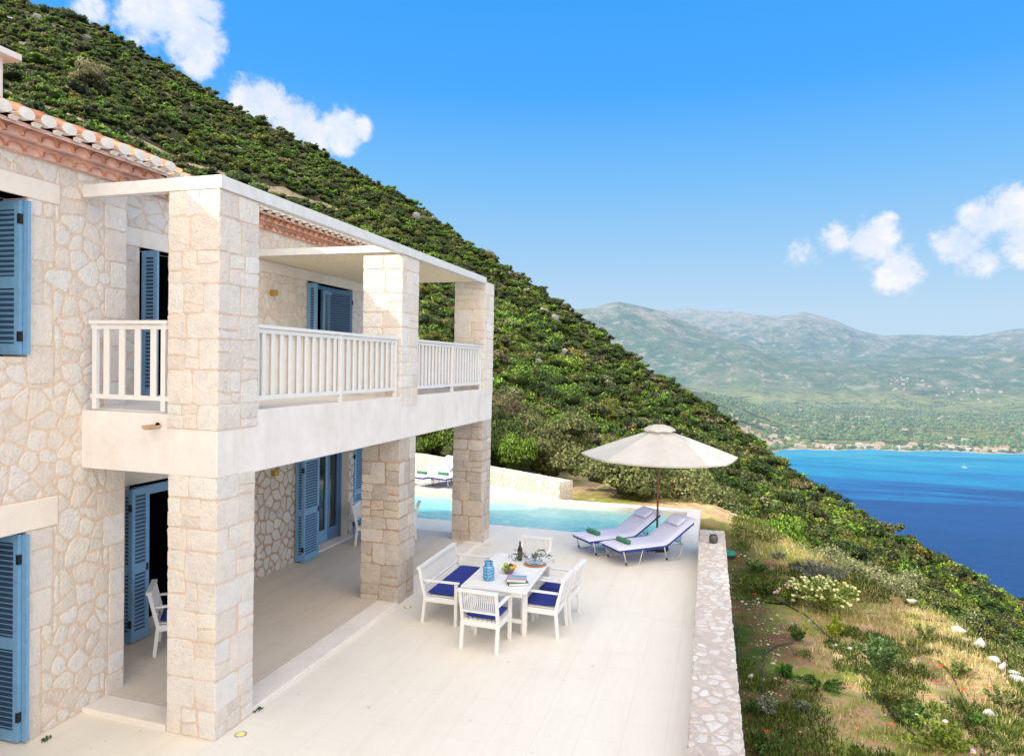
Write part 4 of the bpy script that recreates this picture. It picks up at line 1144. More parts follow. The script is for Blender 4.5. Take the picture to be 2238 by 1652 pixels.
#PART2
# ------------------------------------------------------------------ terrain around the villa
def lerp(a, b, t): return a + (b - a) * t
def gz(x, y):
    """garden shelf height"""
    z = -1.0
    t = min(1, max(0, (y - 16.5) / 4.0)); t = t * t * (3 - 2 * t)
    z = lerp(z, -.22 - .22 * max(0, x), t)
    return z
EDGE = [(-9, 7.7), (0, 7.0), (8, 6.3), (11, 5.75), (13.1, 5.3), (14.8, 4.8), (16.2, 4.35), (17.8, 3.5), (20.2, 1.75), (22.5, -.5), (25, -3), (60, -20)]
def edge_x(y):
    for (a, xa), (b, xb) in zip(EDGE, EDGE[1:]):
        if a <= y <= b: return lerp(xa, xb, (y - a) / (b - a))
    return EDGE[-1][1] if y > 60 else EDGE[0][1]
def garden_z(x, y):
    e = edge_x(y); z = gz(min(x, e), y)
    if x > e: z -= (x - e) * .85 + .15 * min(1, (x - e))
    z += .05 * mnoise.noise(Vector((x * 1.3, y * 1.3, 3))) + .02 * mnoise.noise(Vector((x * 5, y * 5, 8)))
    return z
xs = np.arange(.05, 13, .14); ys = np.arange(-8, 15.6, .16)
def grid_mesh(name, xs, ys, fn, mt, lab=None):
    V = np.array([(x, y, fn(x, y)) for y in ys for x in xs]); nx = len(xs); ny = len(ys)
    i, j = np.meshgrid(np.arange(nx - 1), np.arange(ny - 1)); a = (j * nx + i).ravel()
    return np_mesh(name, V, np.stack([a, a + 1, a + nx + 1, a + nx], 1), mt, smooth=True)

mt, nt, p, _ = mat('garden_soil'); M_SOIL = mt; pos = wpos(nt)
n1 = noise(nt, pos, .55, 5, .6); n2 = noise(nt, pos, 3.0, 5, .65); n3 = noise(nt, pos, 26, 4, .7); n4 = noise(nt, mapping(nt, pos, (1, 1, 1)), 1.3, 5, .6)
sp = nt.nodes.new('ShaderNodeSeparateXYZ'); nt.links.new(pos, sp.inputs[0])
sunlit_tint = mapr(nt, math_(nt, 'ADD', sp.outputs[0], mapr(nt, n1, .3, .7, -.7, .7)), .9, 2.0, 0, 1, True)  # soil and gravel painted paler where sun falls, darker in house shade
sunlit_tint = math_(nt, 'MAXIMUM', sunlit_tint, mapr(nt, sp.outputs[1], 19.1, 19.9, 0, 1, True))
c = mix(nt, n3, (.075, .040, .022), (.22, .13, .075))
c = mix(nt, sunlit_tint, c, mix(nt, n3, (.34, .18, .09), (.68, .47, .28)))
c = mix(nt, mapr(nt, n2, .45, .6), c, mix(nt, sunlit_tint, (.14, .12, .05), (.68, .54, .27)))
c = mix(nt, mapr(nt, math_(nt, 'ADD', n1, math_(nt, 'MULTIPLY', n2, .5)), .72, .84), c, mix(nt, sunlit_tint, (.045, .08, .018), (.26, .30, .06)))
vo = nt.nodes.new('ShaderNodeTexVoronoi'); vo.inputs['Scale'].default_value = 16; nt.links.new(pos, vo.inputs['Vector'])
c = mix(nt, mapr(nt, math_(nt, 'ADD', vo.outputs['Distance'], math_(nt, 'MULTIPLY', n4, 1.0)), .62, .56), c, mix(nt, sunlit_tint, (.36, .29, .24), (.66, .56, .46)))
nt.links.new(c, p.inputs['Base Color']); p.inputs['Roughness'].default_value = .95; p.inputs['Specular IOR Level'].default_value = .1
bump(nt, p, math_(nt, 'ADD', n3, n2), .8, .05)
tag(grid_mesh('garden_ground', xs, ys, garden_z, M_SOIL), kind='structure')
# strip of ground behind the pool, part of the garden shelf
xs2 = np.arange(-4.15, 13, .16); ys2 = np.arange(15.6, 19.85, .16)
def gz2(x, y): return garden_z(x, y) if x > -.38 else -3.0
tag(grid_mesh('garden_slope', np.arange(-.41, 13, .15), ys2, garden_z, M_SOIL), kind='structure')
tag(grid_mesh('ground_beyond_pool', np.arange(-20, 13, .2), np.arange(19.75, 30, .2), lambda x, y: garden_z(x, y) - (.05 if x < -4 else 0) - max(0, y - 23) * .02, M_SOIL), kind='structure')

# ------------------------------------------------------------------ the hillside (a spur falling to the sea)
COLS = [ # azimuth, r1, z1, rm, el_m, rS, el_S
 (-100, 26, 4, 60, 17, 250, 25.5), (-75, 18, 3.2, 55, 15.5, 265, 24.2), (-60, 17, 2.2, 50, 14, 262, 22.9), (-53.8, 17, 2, 50, 13, 260, 22.2), (-50.5, 17, 2, 50, 12.5, 258, 22.6), (-47.8, 17, 1.8, 50, 12, 255, 22.1),
 (-44.9, 22, 1.2, 50, 11, 250, 20.9), (-40.3, 24, 1.0, 50, 9.5, 245, 19.0), (-36.3, 26, .6, 50, 7.5, 240, 17.6), (-32.8, 27.5, .3, 50, 5.6, 230, 16.1), (-29.5, 28.5, .2, 50, 4.2, 225, 14.6), (-27.3, 29, .1, 50, 3.4, 220, 13.8),
 (-23.2, 29, 0, 50, 1.7, 210, 11.3), (-19.3, 28.5, -.1, 50, 0, 200, 8.9), (-15.8, 27.5, -.3, 50, -1.6, 192, 6.9), (-12, 26.5, -.5, 50, -3.2, 183, 4.4), (-6.2, 25, -.6, 50, -6.3, 168, 0.0), (-.7, 24, -1.4, 48, -9, 154, -3.4),
 (4.56, 22, -3.4, 45, -12, 140, -7.5), (7.9, 21, -4.6, 42, -14, 132, -9.3), (11, 20, -5.6, 40, -16, 125, -11.0), (15.4, 18, -6.8, 36, -19, 115, -13.4), (20.4, 16, -7.8, 33, -22, 106, -15.2), (28, 14, -9, 30, -26.5, 100, -18.2), (40, 13, -10, 28, -31, 92, -22), (60, 12, -11.5, 26, -35, 85, -27)]
CA = np.array([c_[0] for c_ in COLS], float)
def colv(az, i): return np.interp(az, CA, [c_[i] for c_ in COLS])
def fbm(x, y, sc, oct_=4, seed=0):
    v = 0; a = 1; t = 0
    for o_ in range(oct_):
        v += a * mnoise.noise(Vector((x / sc * 2 ** o_ + seed, y / sc * 2 ** o_, seed * 1.7))); t += a; a *= .5
    return v / t
def hill_pt(azd, t):
    """t 0..1 near to middle, 1..2 middle to crest, 2..3 the far side"""
    r1, z1, rm, em, rs, es = [float(colv(azd, i)) for i in range(1, 7)]
    zm = 4 + rm * math.tan(R(em)); zs = 4 + rs * math.tan(R(es))
    if t < 1:
        r_ = r1 * (rm / r1) ** t; u = (r_ - r1) / (rm - r1); z = z1 + (zm - z1) * u
    elif t < 2:
        r_ = rm * (rs / rm) ** (t - 1)
        e1, e2 = math.tan(R(em)), math.tan(R(es)); u = t - 1
        s_ = u ** .8
        z = 4 + r_ * (e1 + (e2 - e1) * s_)
    else:
        r_ = rs * (1 + (t - 2) * .9); z = zs - (r_ - rs) * .42
    a = R(azd); x, y = r_ * math.sin(a), r_ * math.cos(a)
    amp = .9 * min(1, max(0, (r_ - 25) / 40)) * (1 + r_ / 150) * (.35 if 1.75 < t < 2.2 else 1)
    z += amp * fbm(x, y, 28, 3, 2) + .25 * fbm(x, y, 5, 2, 5)
    # two gullies running down the slope
    return x, y, z
NA, NT = 330, 150
azs = np.linspace(-100, 60, NA); ts = np.concatenate([np.linspace(0, 1, 40, endpoint=False), np.linspace(1, 2, 85, endpoint=False), np.linspace(2, 3, 25)])
V = np.array([hill_pt(a, t) for t in ts for a in azs])
i, j = np.meshgrid(np.arange(NA - 1), np.arange(len(ts) - 1)); a = (j * NA + i).ravel()
mt, nt, p, _ = mat('hillside_soil'); pos = wpos(nt)
n1 = noise(nt, pos, .06, 5, .6); n2 = noise(nt, pos, .5, 6, .65); n3 = noise(nt, pos, 3.5, 5, .7)
c = mix(nt, n3, (.028, .033, .014), (.095, .085, .045))
c = mix(nt, mapr(nt, n2, .5, .62), c, (.055, .065, .022))
c = mix(nt, mapr(nt, n1, .58, .66), c, (.22, .18, .10))
rk = math_(nt, 'ADD', n1, math_(nt, 'MULTIPLY', n3, .55)); c = mix(nt, mapr(nt, rk, .88, .92), c, (.42, .38, .34))
nt.links.new(c, p.inputs['Base Color']); p.inputs['Roughness'].default_value = .95; p.inputs['Specular IOR Level'].default_value = .1; bump(nt, p, n3, .8, .3)
M_HILL = mt
tag(np_mesh('hillside', V, np.stack([a, a + 1, a + NA + 1, a + NA], 1), M_HILL, smooth=True), kind='structure')

# a pale farm track across the slope behind the villa
tr = []
for (u_, v_, rr) in ((-40, 190, 47), (60, 232, 46), (200, 280, 48), (330, 330, 52), (430, 372, 56), (520, 400, 60), (640, 425, 62), (760, 470, 64)):
    d = (Rm.transposed() @ Vector((u_ - 1119, v_ - 826, 1491.85))).normalized(); azd = math.degrees(math.atan2(d.x, d.y)); tr.append((azd, math.tan(math.asin(d.z)) * 1.0 * math.sqrt(1), rr))
def hill_at(azd, el):
    """first point of the slope seen at this elevation (tan)"""
    prev = None
    for t in np.linspace(0.02, 2, 120):
        x, y, z = hill_pt(azd, t)
        if (z - 4) / math.hypot(x, y) > el: return x, y, z, t
    return x, y, z, 2.0
tp = []
for (azd, el, rr) in tr:
    h = math.hypot; e_ = el
    tp.append(hill_at(azd, e_))
mb = MB()
fine = []
for i_ in range(len(tp) - 1):
    for k_ in range(8):
        u_ = k_ / 8; A_ = Vector(tp[i_][:3]).lerp(Vector(tp[i_ + 1][:3]), u_); fine.append(A_)
def hz_xy(x, y):
    azd = math.degrees(math.atan2(x, y)); r_ = math.hypot(x, y)
    r1, rm, rs = float(colv(azd, 1)), float(colv(azd, 3)), float(colv(azd, 5))
    t = math.log(r_ / r1) / math.log(rm / r1) if r_ < rm else (1 + math.log(r_ / rm) / math.log(rs / rm) if r_ < rs else 2 + (r_ / rs - 1) / .9)
    return hill_pt(azd, t)[2]
L_, Rr_ = [], []
for i_, q_ in enumerate(fine):
    t_ = (fine[min(i_ + 1, len(fine) - 1)] - fine[max(0, i_ - 1)]); t_.z = 0; t_.normalize(); nn = Vector((-t_.y, t_.x, 0)); w_ = 1.5 + .6 * mnoise.noise(Vector((i_ * .4, 0, 0)))
    A_, B_ = q_ + nn * w_, q_ - nn * w_
    L_.append((A_.x, A_.y, max(hz_xy(A_.x, A_.y), q_.z) + .12)); Rr_.append((B_.x, B_.y, hz_xy(B_.x, B_.y) + .3))
for i_ in range(len(fine) - 1): mb.face([L_[i_], L_[i_ + 1], Rr_[i_ + 1], Rr_[i_]]); 
mt, nt, p, _ = mat('track_earth'); n2 = noise(nt, wpos(nt), 1.2, 5, .7); c = mix(nt, mapr(nt, n2, .45, .6), (.42, .33, .19), (.30, .24, .12)); c = mix(nt, mapr(nt, noise(nt, wpos(nt), .35, 4), .58, .68), c, (.33, .14, .07)); nt.links.new(c, p.inputs['Base Color']); p.inputs['Roughness'].default_value = .95
tag(mb.build('track', mt), kind='structure')
tp_xy = np.array([(q_.x, q_.y) for q_ in fine])

# ---- shrubs
def ico(sub):
    import bmesh
    bm = bmesh.new(); bmesh.ops.create_icosphere(bm, subdivisions=sub, radius=1)
    bm.verts.ensure_lookup_table(); bm.faces.ensure_lookup_table()
    V = np.array([v.co[:] for v in bm.verts]); F = np.array([[v.index for v in f.verts] for f in bm.faces]); bm.free(); return V, F
ICO1, ICO2 = ico(1), ico(2)
def shrub_template(seed, nleaf, leaf, pal, lumps=5, flat=.75, core=.74, sub=ICO2, spread=.45):
    """triangles only: dark core lumps and many small leaf faces on their outside"""
    r_ = np.random.default_rng(seed)
    cen = np.concatenate([[[0, 0, .45]], np.c_[r_.normal(0, spread, lumps), r_.normal(0, spread, lumps), r_.uniform(.25, .75, lumps)]]); rad = np.concatenate([[.62], r_.uniform(.28, .5, lumps)])
    Vs, Fs, Cs = [], [], []; n = 0
    for c_, rr in zip(cen, rad):
        v, f = sub; d = 1 + r_.normal(0, .10, len(v))
        vv = c_ + v * (rr * core * d)[:, None] * np.array([1, 1, flat]); Vs.append(vv); Fs.append(f + n); n += len(vv)
        Cs.append(np.tile(np.array(pal[0]) * .28, (len(f), 1)))  # core colour darkened as the shade inside the shrub
    w_ = rad ** 2 / (rad ** 2).sum(); pick = r_.choice(len(cen), nleaf, p=w_)
    d = r_.normal(size=(nleaf, 3)); d[:, 2] = np.abs(d[:, 2]) * .9 + d[:, 2] * .35; d /= np.linalg.norm(d, axis=1)[:, None]
    base = cen[pick] + d * (rad[pick] * r_.uniform(.70, 1.08, nleaf))[:, None] * np.array([1, 1, flat])
    nrm_ = d + r_.normal(0, .55, (nleaf, 3)); nrm_ /= np.linalg.norm(nrm_, axis=1)[:, None]
    t1 = np.cross(nrm_, r_.normal(size=(nleaf, 3))); t1 /= np.linalg.norm(t1, axis=1)[:, None]; t2 = np.cross(nrm_, t1)
    s_ = leaf * r_.uniform(.6, 1.3, nleaf)[:, None]
    lv = np.stack([base + t1 * s_, base - t1 * s_ * .5 + t2 * s_ * .6, base - t1 * s_ * .5 - t2 * s_ * .6], 1).reshape(-1, 3)
    Vs.append(lv); Fs.append(np.arange(nleaf * 3).reshape(-1, 3) + n)
    pa = np.array(pal); ci = r_.integers(0, len(pal), nleaf); lc = pa[ci] * r_.uniform(.75, 1.25, nleaf)[:, None]
    lc *= (.30 + .92 * np.clip(base[:, 2:3], 0, 1)); Cs.append(lc)  # leaves painted darker towards the foot, lighter on top, as if shaded
    V = np.concatenate(Vs); V[:, 2] = np.maximum(V[:, 2], -.15)
    return V, np.concatenate(Fs), np.concatenate(Cs)
PAL = {'bright': [(.08, .15, .016), (.16, .28, .03), (.26, .40, .045), (.11, .19, .025)],
       'dark': [(.035, .065, .014), (.075, .12, .022), (.12, .18, .035), (.05, .08, .022)],
       'olive': [(.10, .125, .035), (.17, .20, .06), (.24, .26, .10), (.13, .15, .05)],
       'dry': [(.12, .115, .055), (.20, .185, .09), (.17, .165, .07), (.26, .23, .13)],
       'yellow': [(.14, .17, .025), (.22, .25, .04), (.28, .29, .06), (.17, .19, .03)]}
LAB = {'bright': ('bright green bushy shrub growing among the scrub of the hillside', 'bright green shrubs on the hillside'),
       'dark': ('dark green bushy shrub growing among the scrub of the hillside', 'dark green shrubs on the hillside'),
       'olive': ('grey olive green bushy shrub growing among the scrub of the hillside', 'olive green shrubs on the hillside'),
       'dry': ('dry brownish shrub growing among the scrub of the hillside', 'dry brown shrubs on the hillside'),
       'yellow': ('yellow green bushy shrub growing among the scrub of the hillside', 'yellow green shrubs on the hillside')}
kinds = ['bright', 'dark', 'olive', 'dry', 'yellow']; prob = [.28, .42, .17, .05, .08]
NEAR = {}; FAR = {}
for ki, k_ in enumerate(kinds):
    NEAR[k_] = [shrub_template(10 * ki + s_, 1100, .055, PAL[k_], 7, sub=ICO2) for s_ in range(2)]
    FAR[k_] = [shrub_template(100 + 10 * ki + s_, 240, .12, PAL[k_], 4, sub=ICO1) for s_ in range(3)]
def in_view(x, y, z):
    q_ = Rm @ Vector((x, y, z - 4)); 
    if q_.z <= 1: return False, 0, 0
    u_, v_ = 1119 + 1491.85 * q_.x / q_.z, 826 + 1491.85 * q_.y / q_.z
    return (-160 < u_ < 2400 and -120 < v_ < 1800), u_, v_
sh_ = []
r2 = np.random.default_rng(5)
tries = 0
while len(sh_) < 8200 and tries < 80000:
    tries += 1
    azd = r2.uniform(-58, 27); t = 0.12 + 1.9 * r2.uniform() ** .9
    x, y, z = hill_pt(azd, t)
    r_ = math.hypot(x, y)
    if r_ < 24: continue
    if x < -3 and y < 27 and x > -17: continue
    clear = fbm(x, y, 22, 3, 11)
    if clear > .27 and r2.uniform() < .8: continue
    if np.min((tp_xy[:, 0] - x) ** 2 + (tp_xy[:, 1] - y) ** 2) < 6: continue
    ok, u_, v_ = in_view(x, y, z)
    if not ok: continue
    size = r2.choice([r2.uniform(.45, .8), r2.uniform(.8, 1.2), r2.uniform(1.2, 1.75)], p=[.4, .42, .18]) * (.66 + r_ / 230)
    if r_ < 45: size *= .75
    kn = fbm(x, y, 40, 2, 20)
    pr = np.array(prob); pr = pr * np.array([1 + 1.5 * max(0, kn), 1, 1 + 2 * max(0, -kn), 1, 1 + (azd > 2) * 1.5]); pr /= pr.sum()
    sh_.append((x, y, z - .15, size, kinds[r2.choice(5, p=pr)], r_, r2.uniform(0, 6.28), r2.uniform(.7, 1.05)))
n0_ = len(sh_)
while len(sh_) < n0_ + 3000:
    azd = r2.uniform(-58, -14); t = 1.1 + .9 * r2.uniform(); x, y, z = hill_pt(azd, t); r_ = math.hypot(x, y)
    if not in_view(x, y, z)[0] or np.min((tp_xy[:, 0] - x) ** 2 + (tp_xy[:, 1] - y) ** 2) < 6: continue
    sh_.append((x, y, z - .15, r2.uniform(.5, 1.1) * (.66 + r_ / 230), kinds[r2.choice(5, p=[.34, .38, .16, .04, .08])], r_, r2.uniform(0, 6.28), r2.uniform(.7, 1.05)))
# dense band on the crest so the skyline is bushy
for azd in np.arange(-55, 26, .42):
    x, y, z = hill_pt(azd + r2.uniform(-.2, .2), 1.93 + r2.uniform(0, .1)); r_ = math.hypot(x, y)
    if r2.uniform() < .8: sh_.append((x, y, z - .3, r2.uniform(.7, 1.5) * (1 + r_ / 400), kinds[r2.choice(5, p=[.25, .5, .15, .06, .04])], r_, r2.uniform(0, 6.28), r2.uniform(.6, .9)))
# hidden behind the villa: drop those well inside the masked area when placing individuals
def hidden(x, y, z):
    ok, u_, v_ = in_view(x, y, z)
    if u_ < 1065 and v_ > 380 + max(0, (u_ - 485)) * .389 + 15:
        if not (905 < u_ < 1000 and (v_ < 745 or 950 < v_ < 1040)): return True
    return False
sh_ = [s_ for s_ in sh_ if not hidden(s_[0], s_[1], s_[2] + s_[3])]
sh_.sort(key=lambda s_: -s_[3] / s_[5])
cntk = {k_: 0 for k_ in kinds}
meshes = {}
for k_ in kinds:
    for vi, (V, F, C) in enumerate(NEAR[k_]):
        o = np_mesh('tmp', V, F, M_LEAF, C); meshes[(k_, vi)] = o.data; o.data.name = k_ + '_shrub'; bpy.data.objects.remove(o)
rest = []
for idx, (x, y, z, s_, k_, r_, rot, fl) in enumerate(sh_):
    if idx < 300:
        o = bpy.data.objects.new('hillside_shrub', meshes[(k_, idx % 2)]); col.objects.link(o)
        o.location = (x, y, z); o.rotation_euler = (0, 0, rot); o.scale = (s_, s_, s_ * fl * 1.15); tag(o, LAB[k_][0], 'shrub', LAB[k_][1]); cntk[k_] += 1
    else: rest.append((x, y, z, s_, k_, r_, rot, fl))
Vs, Fs, Cs = [], [], []; n = 0
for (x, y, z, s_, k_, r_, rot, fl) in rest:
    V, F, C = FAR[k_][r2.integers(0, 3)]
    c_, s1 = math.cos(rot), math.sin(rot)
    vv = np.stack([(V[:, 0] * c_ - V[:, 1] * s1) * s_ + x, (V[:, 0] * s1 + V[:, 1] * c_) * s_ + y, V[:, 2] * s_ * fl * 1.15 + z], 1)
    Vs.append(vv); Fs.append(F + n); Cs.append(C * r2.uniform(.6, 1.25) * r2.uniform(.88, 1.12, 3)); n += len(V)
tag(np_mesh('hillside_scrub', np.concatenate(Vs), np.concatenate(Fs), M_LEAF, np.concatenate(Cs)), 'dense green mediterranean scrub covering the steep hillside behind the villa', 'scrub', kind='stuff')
# dry grass and low growth on the open hillside ground
def blades(name, pts, hgt, wid, pal, seed, lab, cat, nper=5):
    r_ = np.random.default_rng(seed); P = np.repeat(np.array(pts), nper, 0); n_ = len(P)
    P = P + np.c_[r_.normal(0, hgt * .6, n_), r_.normal(0, hgt * .6, n_), np.zeros(n_)]
    a_ = r_.uniform(0, 6.28, n_); L = hgt * r_.uniform(.4, 1.2, n_); w_ = wid * r_.uniform(.6, 1.3, n_)
    side = np.c_[np.cos(a_), np.sin(a_), np.zeros(n_)] * w_[:, None]
    lean = np.c_[r_.normal(0, .35, n_), r_.normal(0, .35, n_), np.ones(n_)]; lean /= np.linalg.norm(lean, axis=1)[:, None]
    V = np.stack([P - side, P + side, P + lean * L[:, None]], 1).reshape(-1, 3)
    pa = np.array(pal); C = pa[r_.integers(0, len(pal), n_)] * r_.uniform(.7, 1.3, n_)[:, None]
    return tag(np_mesh(name, V, np.arange(n_ * 3).reshape(-1, 3), M_LEAF, C), lab, cat, kind='stuff')
gp = []
while len(gp) < 9000:
    azd = r2.uniform(-58, 27); t = .1 + 1.85 * r2.uniform() ** 1.3; x, y, z = hill_pt(azd, t)
    if math.hypot(x, y) > 24 and in_view(x, y, z)[0] and not hidden(x, y, z) and not (-17 < x < -3 and y < 26): gp.append((x, y, z - .05))
blades('hillside_grass', gp, .55, .09, [(.20, .17, .08), (.14, .14, .05), (.28, .23, .12), (.09, .10, .035)], 4, 'dry grass and low plants between the shrubs of the hillside', 'grass', 5)

# big olive-grey shrub behind the pool and neighbours: finer leaves
def big_shrub(name, x, y, z, sx_, sy_, sz_, pal, seed, nleaf, leaf, lab, cat='shrub', lumps=10, spread=.5, core=.6, stems=0):
    if math.hypot(x, y) > 30: z = hz_xy(x, y) - .12
    r = empty(name, (x, y, z), 0, lab, cat)
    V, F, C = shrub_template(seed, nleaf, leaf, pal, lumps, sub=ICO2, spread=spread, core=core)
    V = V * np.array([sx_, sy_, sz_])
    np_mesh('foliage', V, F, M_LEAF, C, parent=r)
    mb = MB(); rd = random.Random(seed)
    for i_ in range(6):
        a_ = rd.uniform(0, 6.28); b_ = rd.uniform(.3, .8)
        P = [(0, 0, -.1), (b_ * .3 * sx_ * math.cos(a_), b_ * .3 * sy_ * math.sin(a_), .3 * sz_), (b_ * .8 * sx_ * math.cos(a_), b_ * .8 * sy_ * math.sin(a_), .75 * sz_)]
        mb.tube(P, [.04, .025, .01], 6)
    mb.build('stems', M_SOIL_STEM, r); return r
OLV = [(.14, .17, .05), (.24, .27, .09), (.36, .38, .16), (.18, .20, .07), (.28, .28, .11), (.10, .14, .04)]
big_shrub('olive_shrub', -3.0, 22.4, -.5, 2.0, 1.4, 1.9, OLV, 71, 9000, .035, 'large loose olive green shrub right behind the pool and parasol', lumps=12, spread=.55, core=.45)
big_shrub('olive_shrub', -1.1, 22.8, -1.1, 1.9, 1.3, 1.9, OLV, 72, 7000, .035, 'olive green shrub behind the parasol pole, right of the largest pool shrub', lumps=12, spread=.5, core=.45)
big_shrub('olive_shrub', -5.6, 25.5, .3, 1.7, 1.3, 1.9, PAL['olive'], 73, 5000, .04, 'pale olive bush rising above the end of the far boundary wall', lumps=9)
big_shrub('dry_bush', -9.1, 28.5, .6, 1.9, 1.5, 2.4, PAL['dry'], 74, 4000, .035, 'brownish half bare bush just right of the far pillar', lumps=8, core=.3)
xg, yg, zg, _t = hill_at(*(lambda d: (math.degrees(math.atan2(d.x, d.y)), d.z / math.hypot(d.x, d.y)))((Rm.transposed() @ Vector((1212 - 1119, 962 - 826, 1491.85))).normalized()))
big_shrub('green_bush', xg, yg, zg, 1.0, .9, 1.2, [(.06, .16, .012), (.12, .28, .02), (.16, .34, .03)], 75, 3500, .045, 'vivid light green bush on the slope above the end of the sunlit wall', lumps=6)
big_shrub('green_bush', -13.5, 27, .6, 2.6, 1.6, 2.6, PAL['dark'], 76, 7000, .045, 'dark green bush behind the far loungers', lumps=9)
big_shrub('green_bush', -10.9, 27.5, .4, 1.8, 1.4, 2.2, PAL['dark'], 77, 5000, .045, 'dark green bush behind the far wall, seen left of the far pillar', lumps=9)
big_shrub('yellow_green_bush', .9, 20.6, -1.5, .8, .7, 1.2, [(.16, .22, .03), (.24, .30, .05), (.10, .15, .02)], 78, 2200, .035, 'yellow green bush just beyond the right corner of the pool', lumps=6)
big_shrub('green_bush', 1.9, 21.8, -2.4, 1.1, .9, 1.9, PAL['bright'], 79, 3000, .04, 'bright green bush below the garden edge beyond the pool corner', lumps=7)
big_shrub('green_bush', -7.9, 26.3, .2, 1.3, 1.0, 1.2, PAL['olive'], 80, 2600, .04, 'grey green low bush on top of the bank behind the sunlit wall', lumps=7)
big_shrub('oleander_bush', 5.9, 11.3, -2.6, 1.3, 1.6, 1.9, [(.05, .10, .03), (.09, .16, .05), (.13, .20, .07), (.18, .25, .10)], 81, 9000, .028, 'fine leaved green bush below the row of white boulders at the right', lumps=12, core=.5)
big_shrub('broom_bush', 3.6, 18.9, -1.9, 1.2, .8, 1.2, [(.30, .31, .15), (.38, .37, .20), (.22, .25, .11), (.17, .20, .08)], 82, 5000, .03, 'tall pale grey green bush at the outer edge of the garden', lumps=10, core=.4)
big_shrub('broom_bush', 2.75, 19.6, -1.6, .9, .7, .9, [(.28, .30, .14), (.36, .35, .18), (.16, .20, .07)], 83, 3500, .03, 'smaller pale green bush left of the tall one at the garden edge', lumps=8, core=.4)

for i_, (u_, v_, s_) in enumerate(((1190, 690, 1.1), (1180, 678, .8), (1212, 706, 1.0), (1150, 640, .9), (85, 45, 1.3), (110, 52, .9), (560, 262, .9), (590, 275, .8), (905, 480, 1.6), (1225, 780, .7), (1255, 830, .6), (1175, 800, .6), (1130, 980, .5), (1345, 800, .9), (1365, 812, .7), (1420, 905, .6))):
    d = (Rm.transposed() @ Vector((u_ - 1119, v_ - 826, 1491.85))).normalized(); x, y, z, t_ = hill_at(math.degrees(math.atan2(d.x, d.y)), d.z / math.hypot(d.x, d.y))
    v, f = ICO2; r_ = np.random.default_rng(500 + i_); off = np.array([mnoise.noise(Vector((a * 1.6 + i_ * 7, b * 1.6, c_ * 1.6))) for a, b, c_ in v]); vv = v * (1 + off * .8)[:, None]
    for _ in range(10):
        dd_ = r_.normal(size=3); dd_ /= np.linalg.norm(dd_); h = vv @ dd_; m_ = h > .6; vv[m_] -= np.outer(h[m_] - .6, dd_)
    o = np_mesh('rock_outcrop', vv * np.array([1.5, 1.0, .9]) * s_, f, M_ROCK, np.tile(np.array([.27, .25, .23]) * r_.uniform(.8, 1.2), (len(f), 1)))
    o.location = (x, y, z + .5 * s_); o.rotation_euler = (.3, .2, r_.uniform(0, 6)); tag(o, 'bare grey limestone rock showing between the shrubs of the hillside', 'rock', 'grey rocks on the hillside')
for (u_, v_, s_, k_, lab) in ((1072, 578, 3.6, 'dry', 'pale feathery tree standing on the skyline above the far balcony pillar'), (195, 205, 4.2, 'dry', 'round sandy brown bush standing out on the slope above the tiled roof'), (930, 500, 3.0, 'olive', 'grey green tree just under the skyline above the long balcony beam')):
    d = (Rm.transposed() @ Vector((u_ - 1119, v_ - 826, 1491.85))).normalized(); x, y, z, t_ = hill_at(math.degrees(math.atan2(d.x, d.y)), d.z / math.hypot(d.x, d.y))
    big_shrub('pale_tree', x, y, z - .3, s_ * .62, s_ * .62, s_, [tuple(q_ * 1.15 for q_ in c_) for c_ in PAL[k_]], 300 + u_, 2600, .06, lab, 'tree', lumps=9, core=.4)
for o in [o_ for o_ in scene.objects if o_.name.startswith('green_bush') and o_.location.x < -10 and o_.parent is None]: o.location.z = hz_xy(o.location.x, o.location.y) - .1
big_shrub('green_bush', -11.2, 25.3, .15, 1.9, 1.0, 2.5, PAL['dark'], 176, 6000, .04, 'dark green bush directly behind the far loungers, between the two farther pillars', lumps=9)

for i_, (x, y, s_, k_) in enumerate(((-13.9, 27.2, 1.5, 'dark'), (-12.6, 25.9, 1.3, 'dark'), (-10.2, 25.0, 1.3, 'bright'), (-9.0, 24.2, 1.1, 'olive'), (-8.0, 23.9, 1.2, 'dark'), (-6.9, 23.3, 1.0, 'bright'), (-6.2, 24.0, 1.3, 'olive'), (-7.6, 25.6, 1.5, 'dark'), (-9.6, 26.6, 1.6, 'dark'))):
    big_shrub('bank_bush', x, y, -.2, s_, s_ * .8, s_ * (1.25 + .2 * (i_ % 3)), PAL[k_], 600 + i_, 3200, .04, {'dark': 'dark green bush crowding the bank right behind the sunlit boundary wall', 'bright': 'fresh green bush crowding the bank right behind the sunlit boundary wall', 'olive': 'olive grey bush crowding the bank right behind the sunlit boundary wall'}[k_], lumps=7)['group'] = {'dark': 'dark bushes behind the boundary wall', 'bright': 'fresh green bushes behind the boundary wall', 'olive': 'olive grey bushes behind the boundary wall'}[k_]

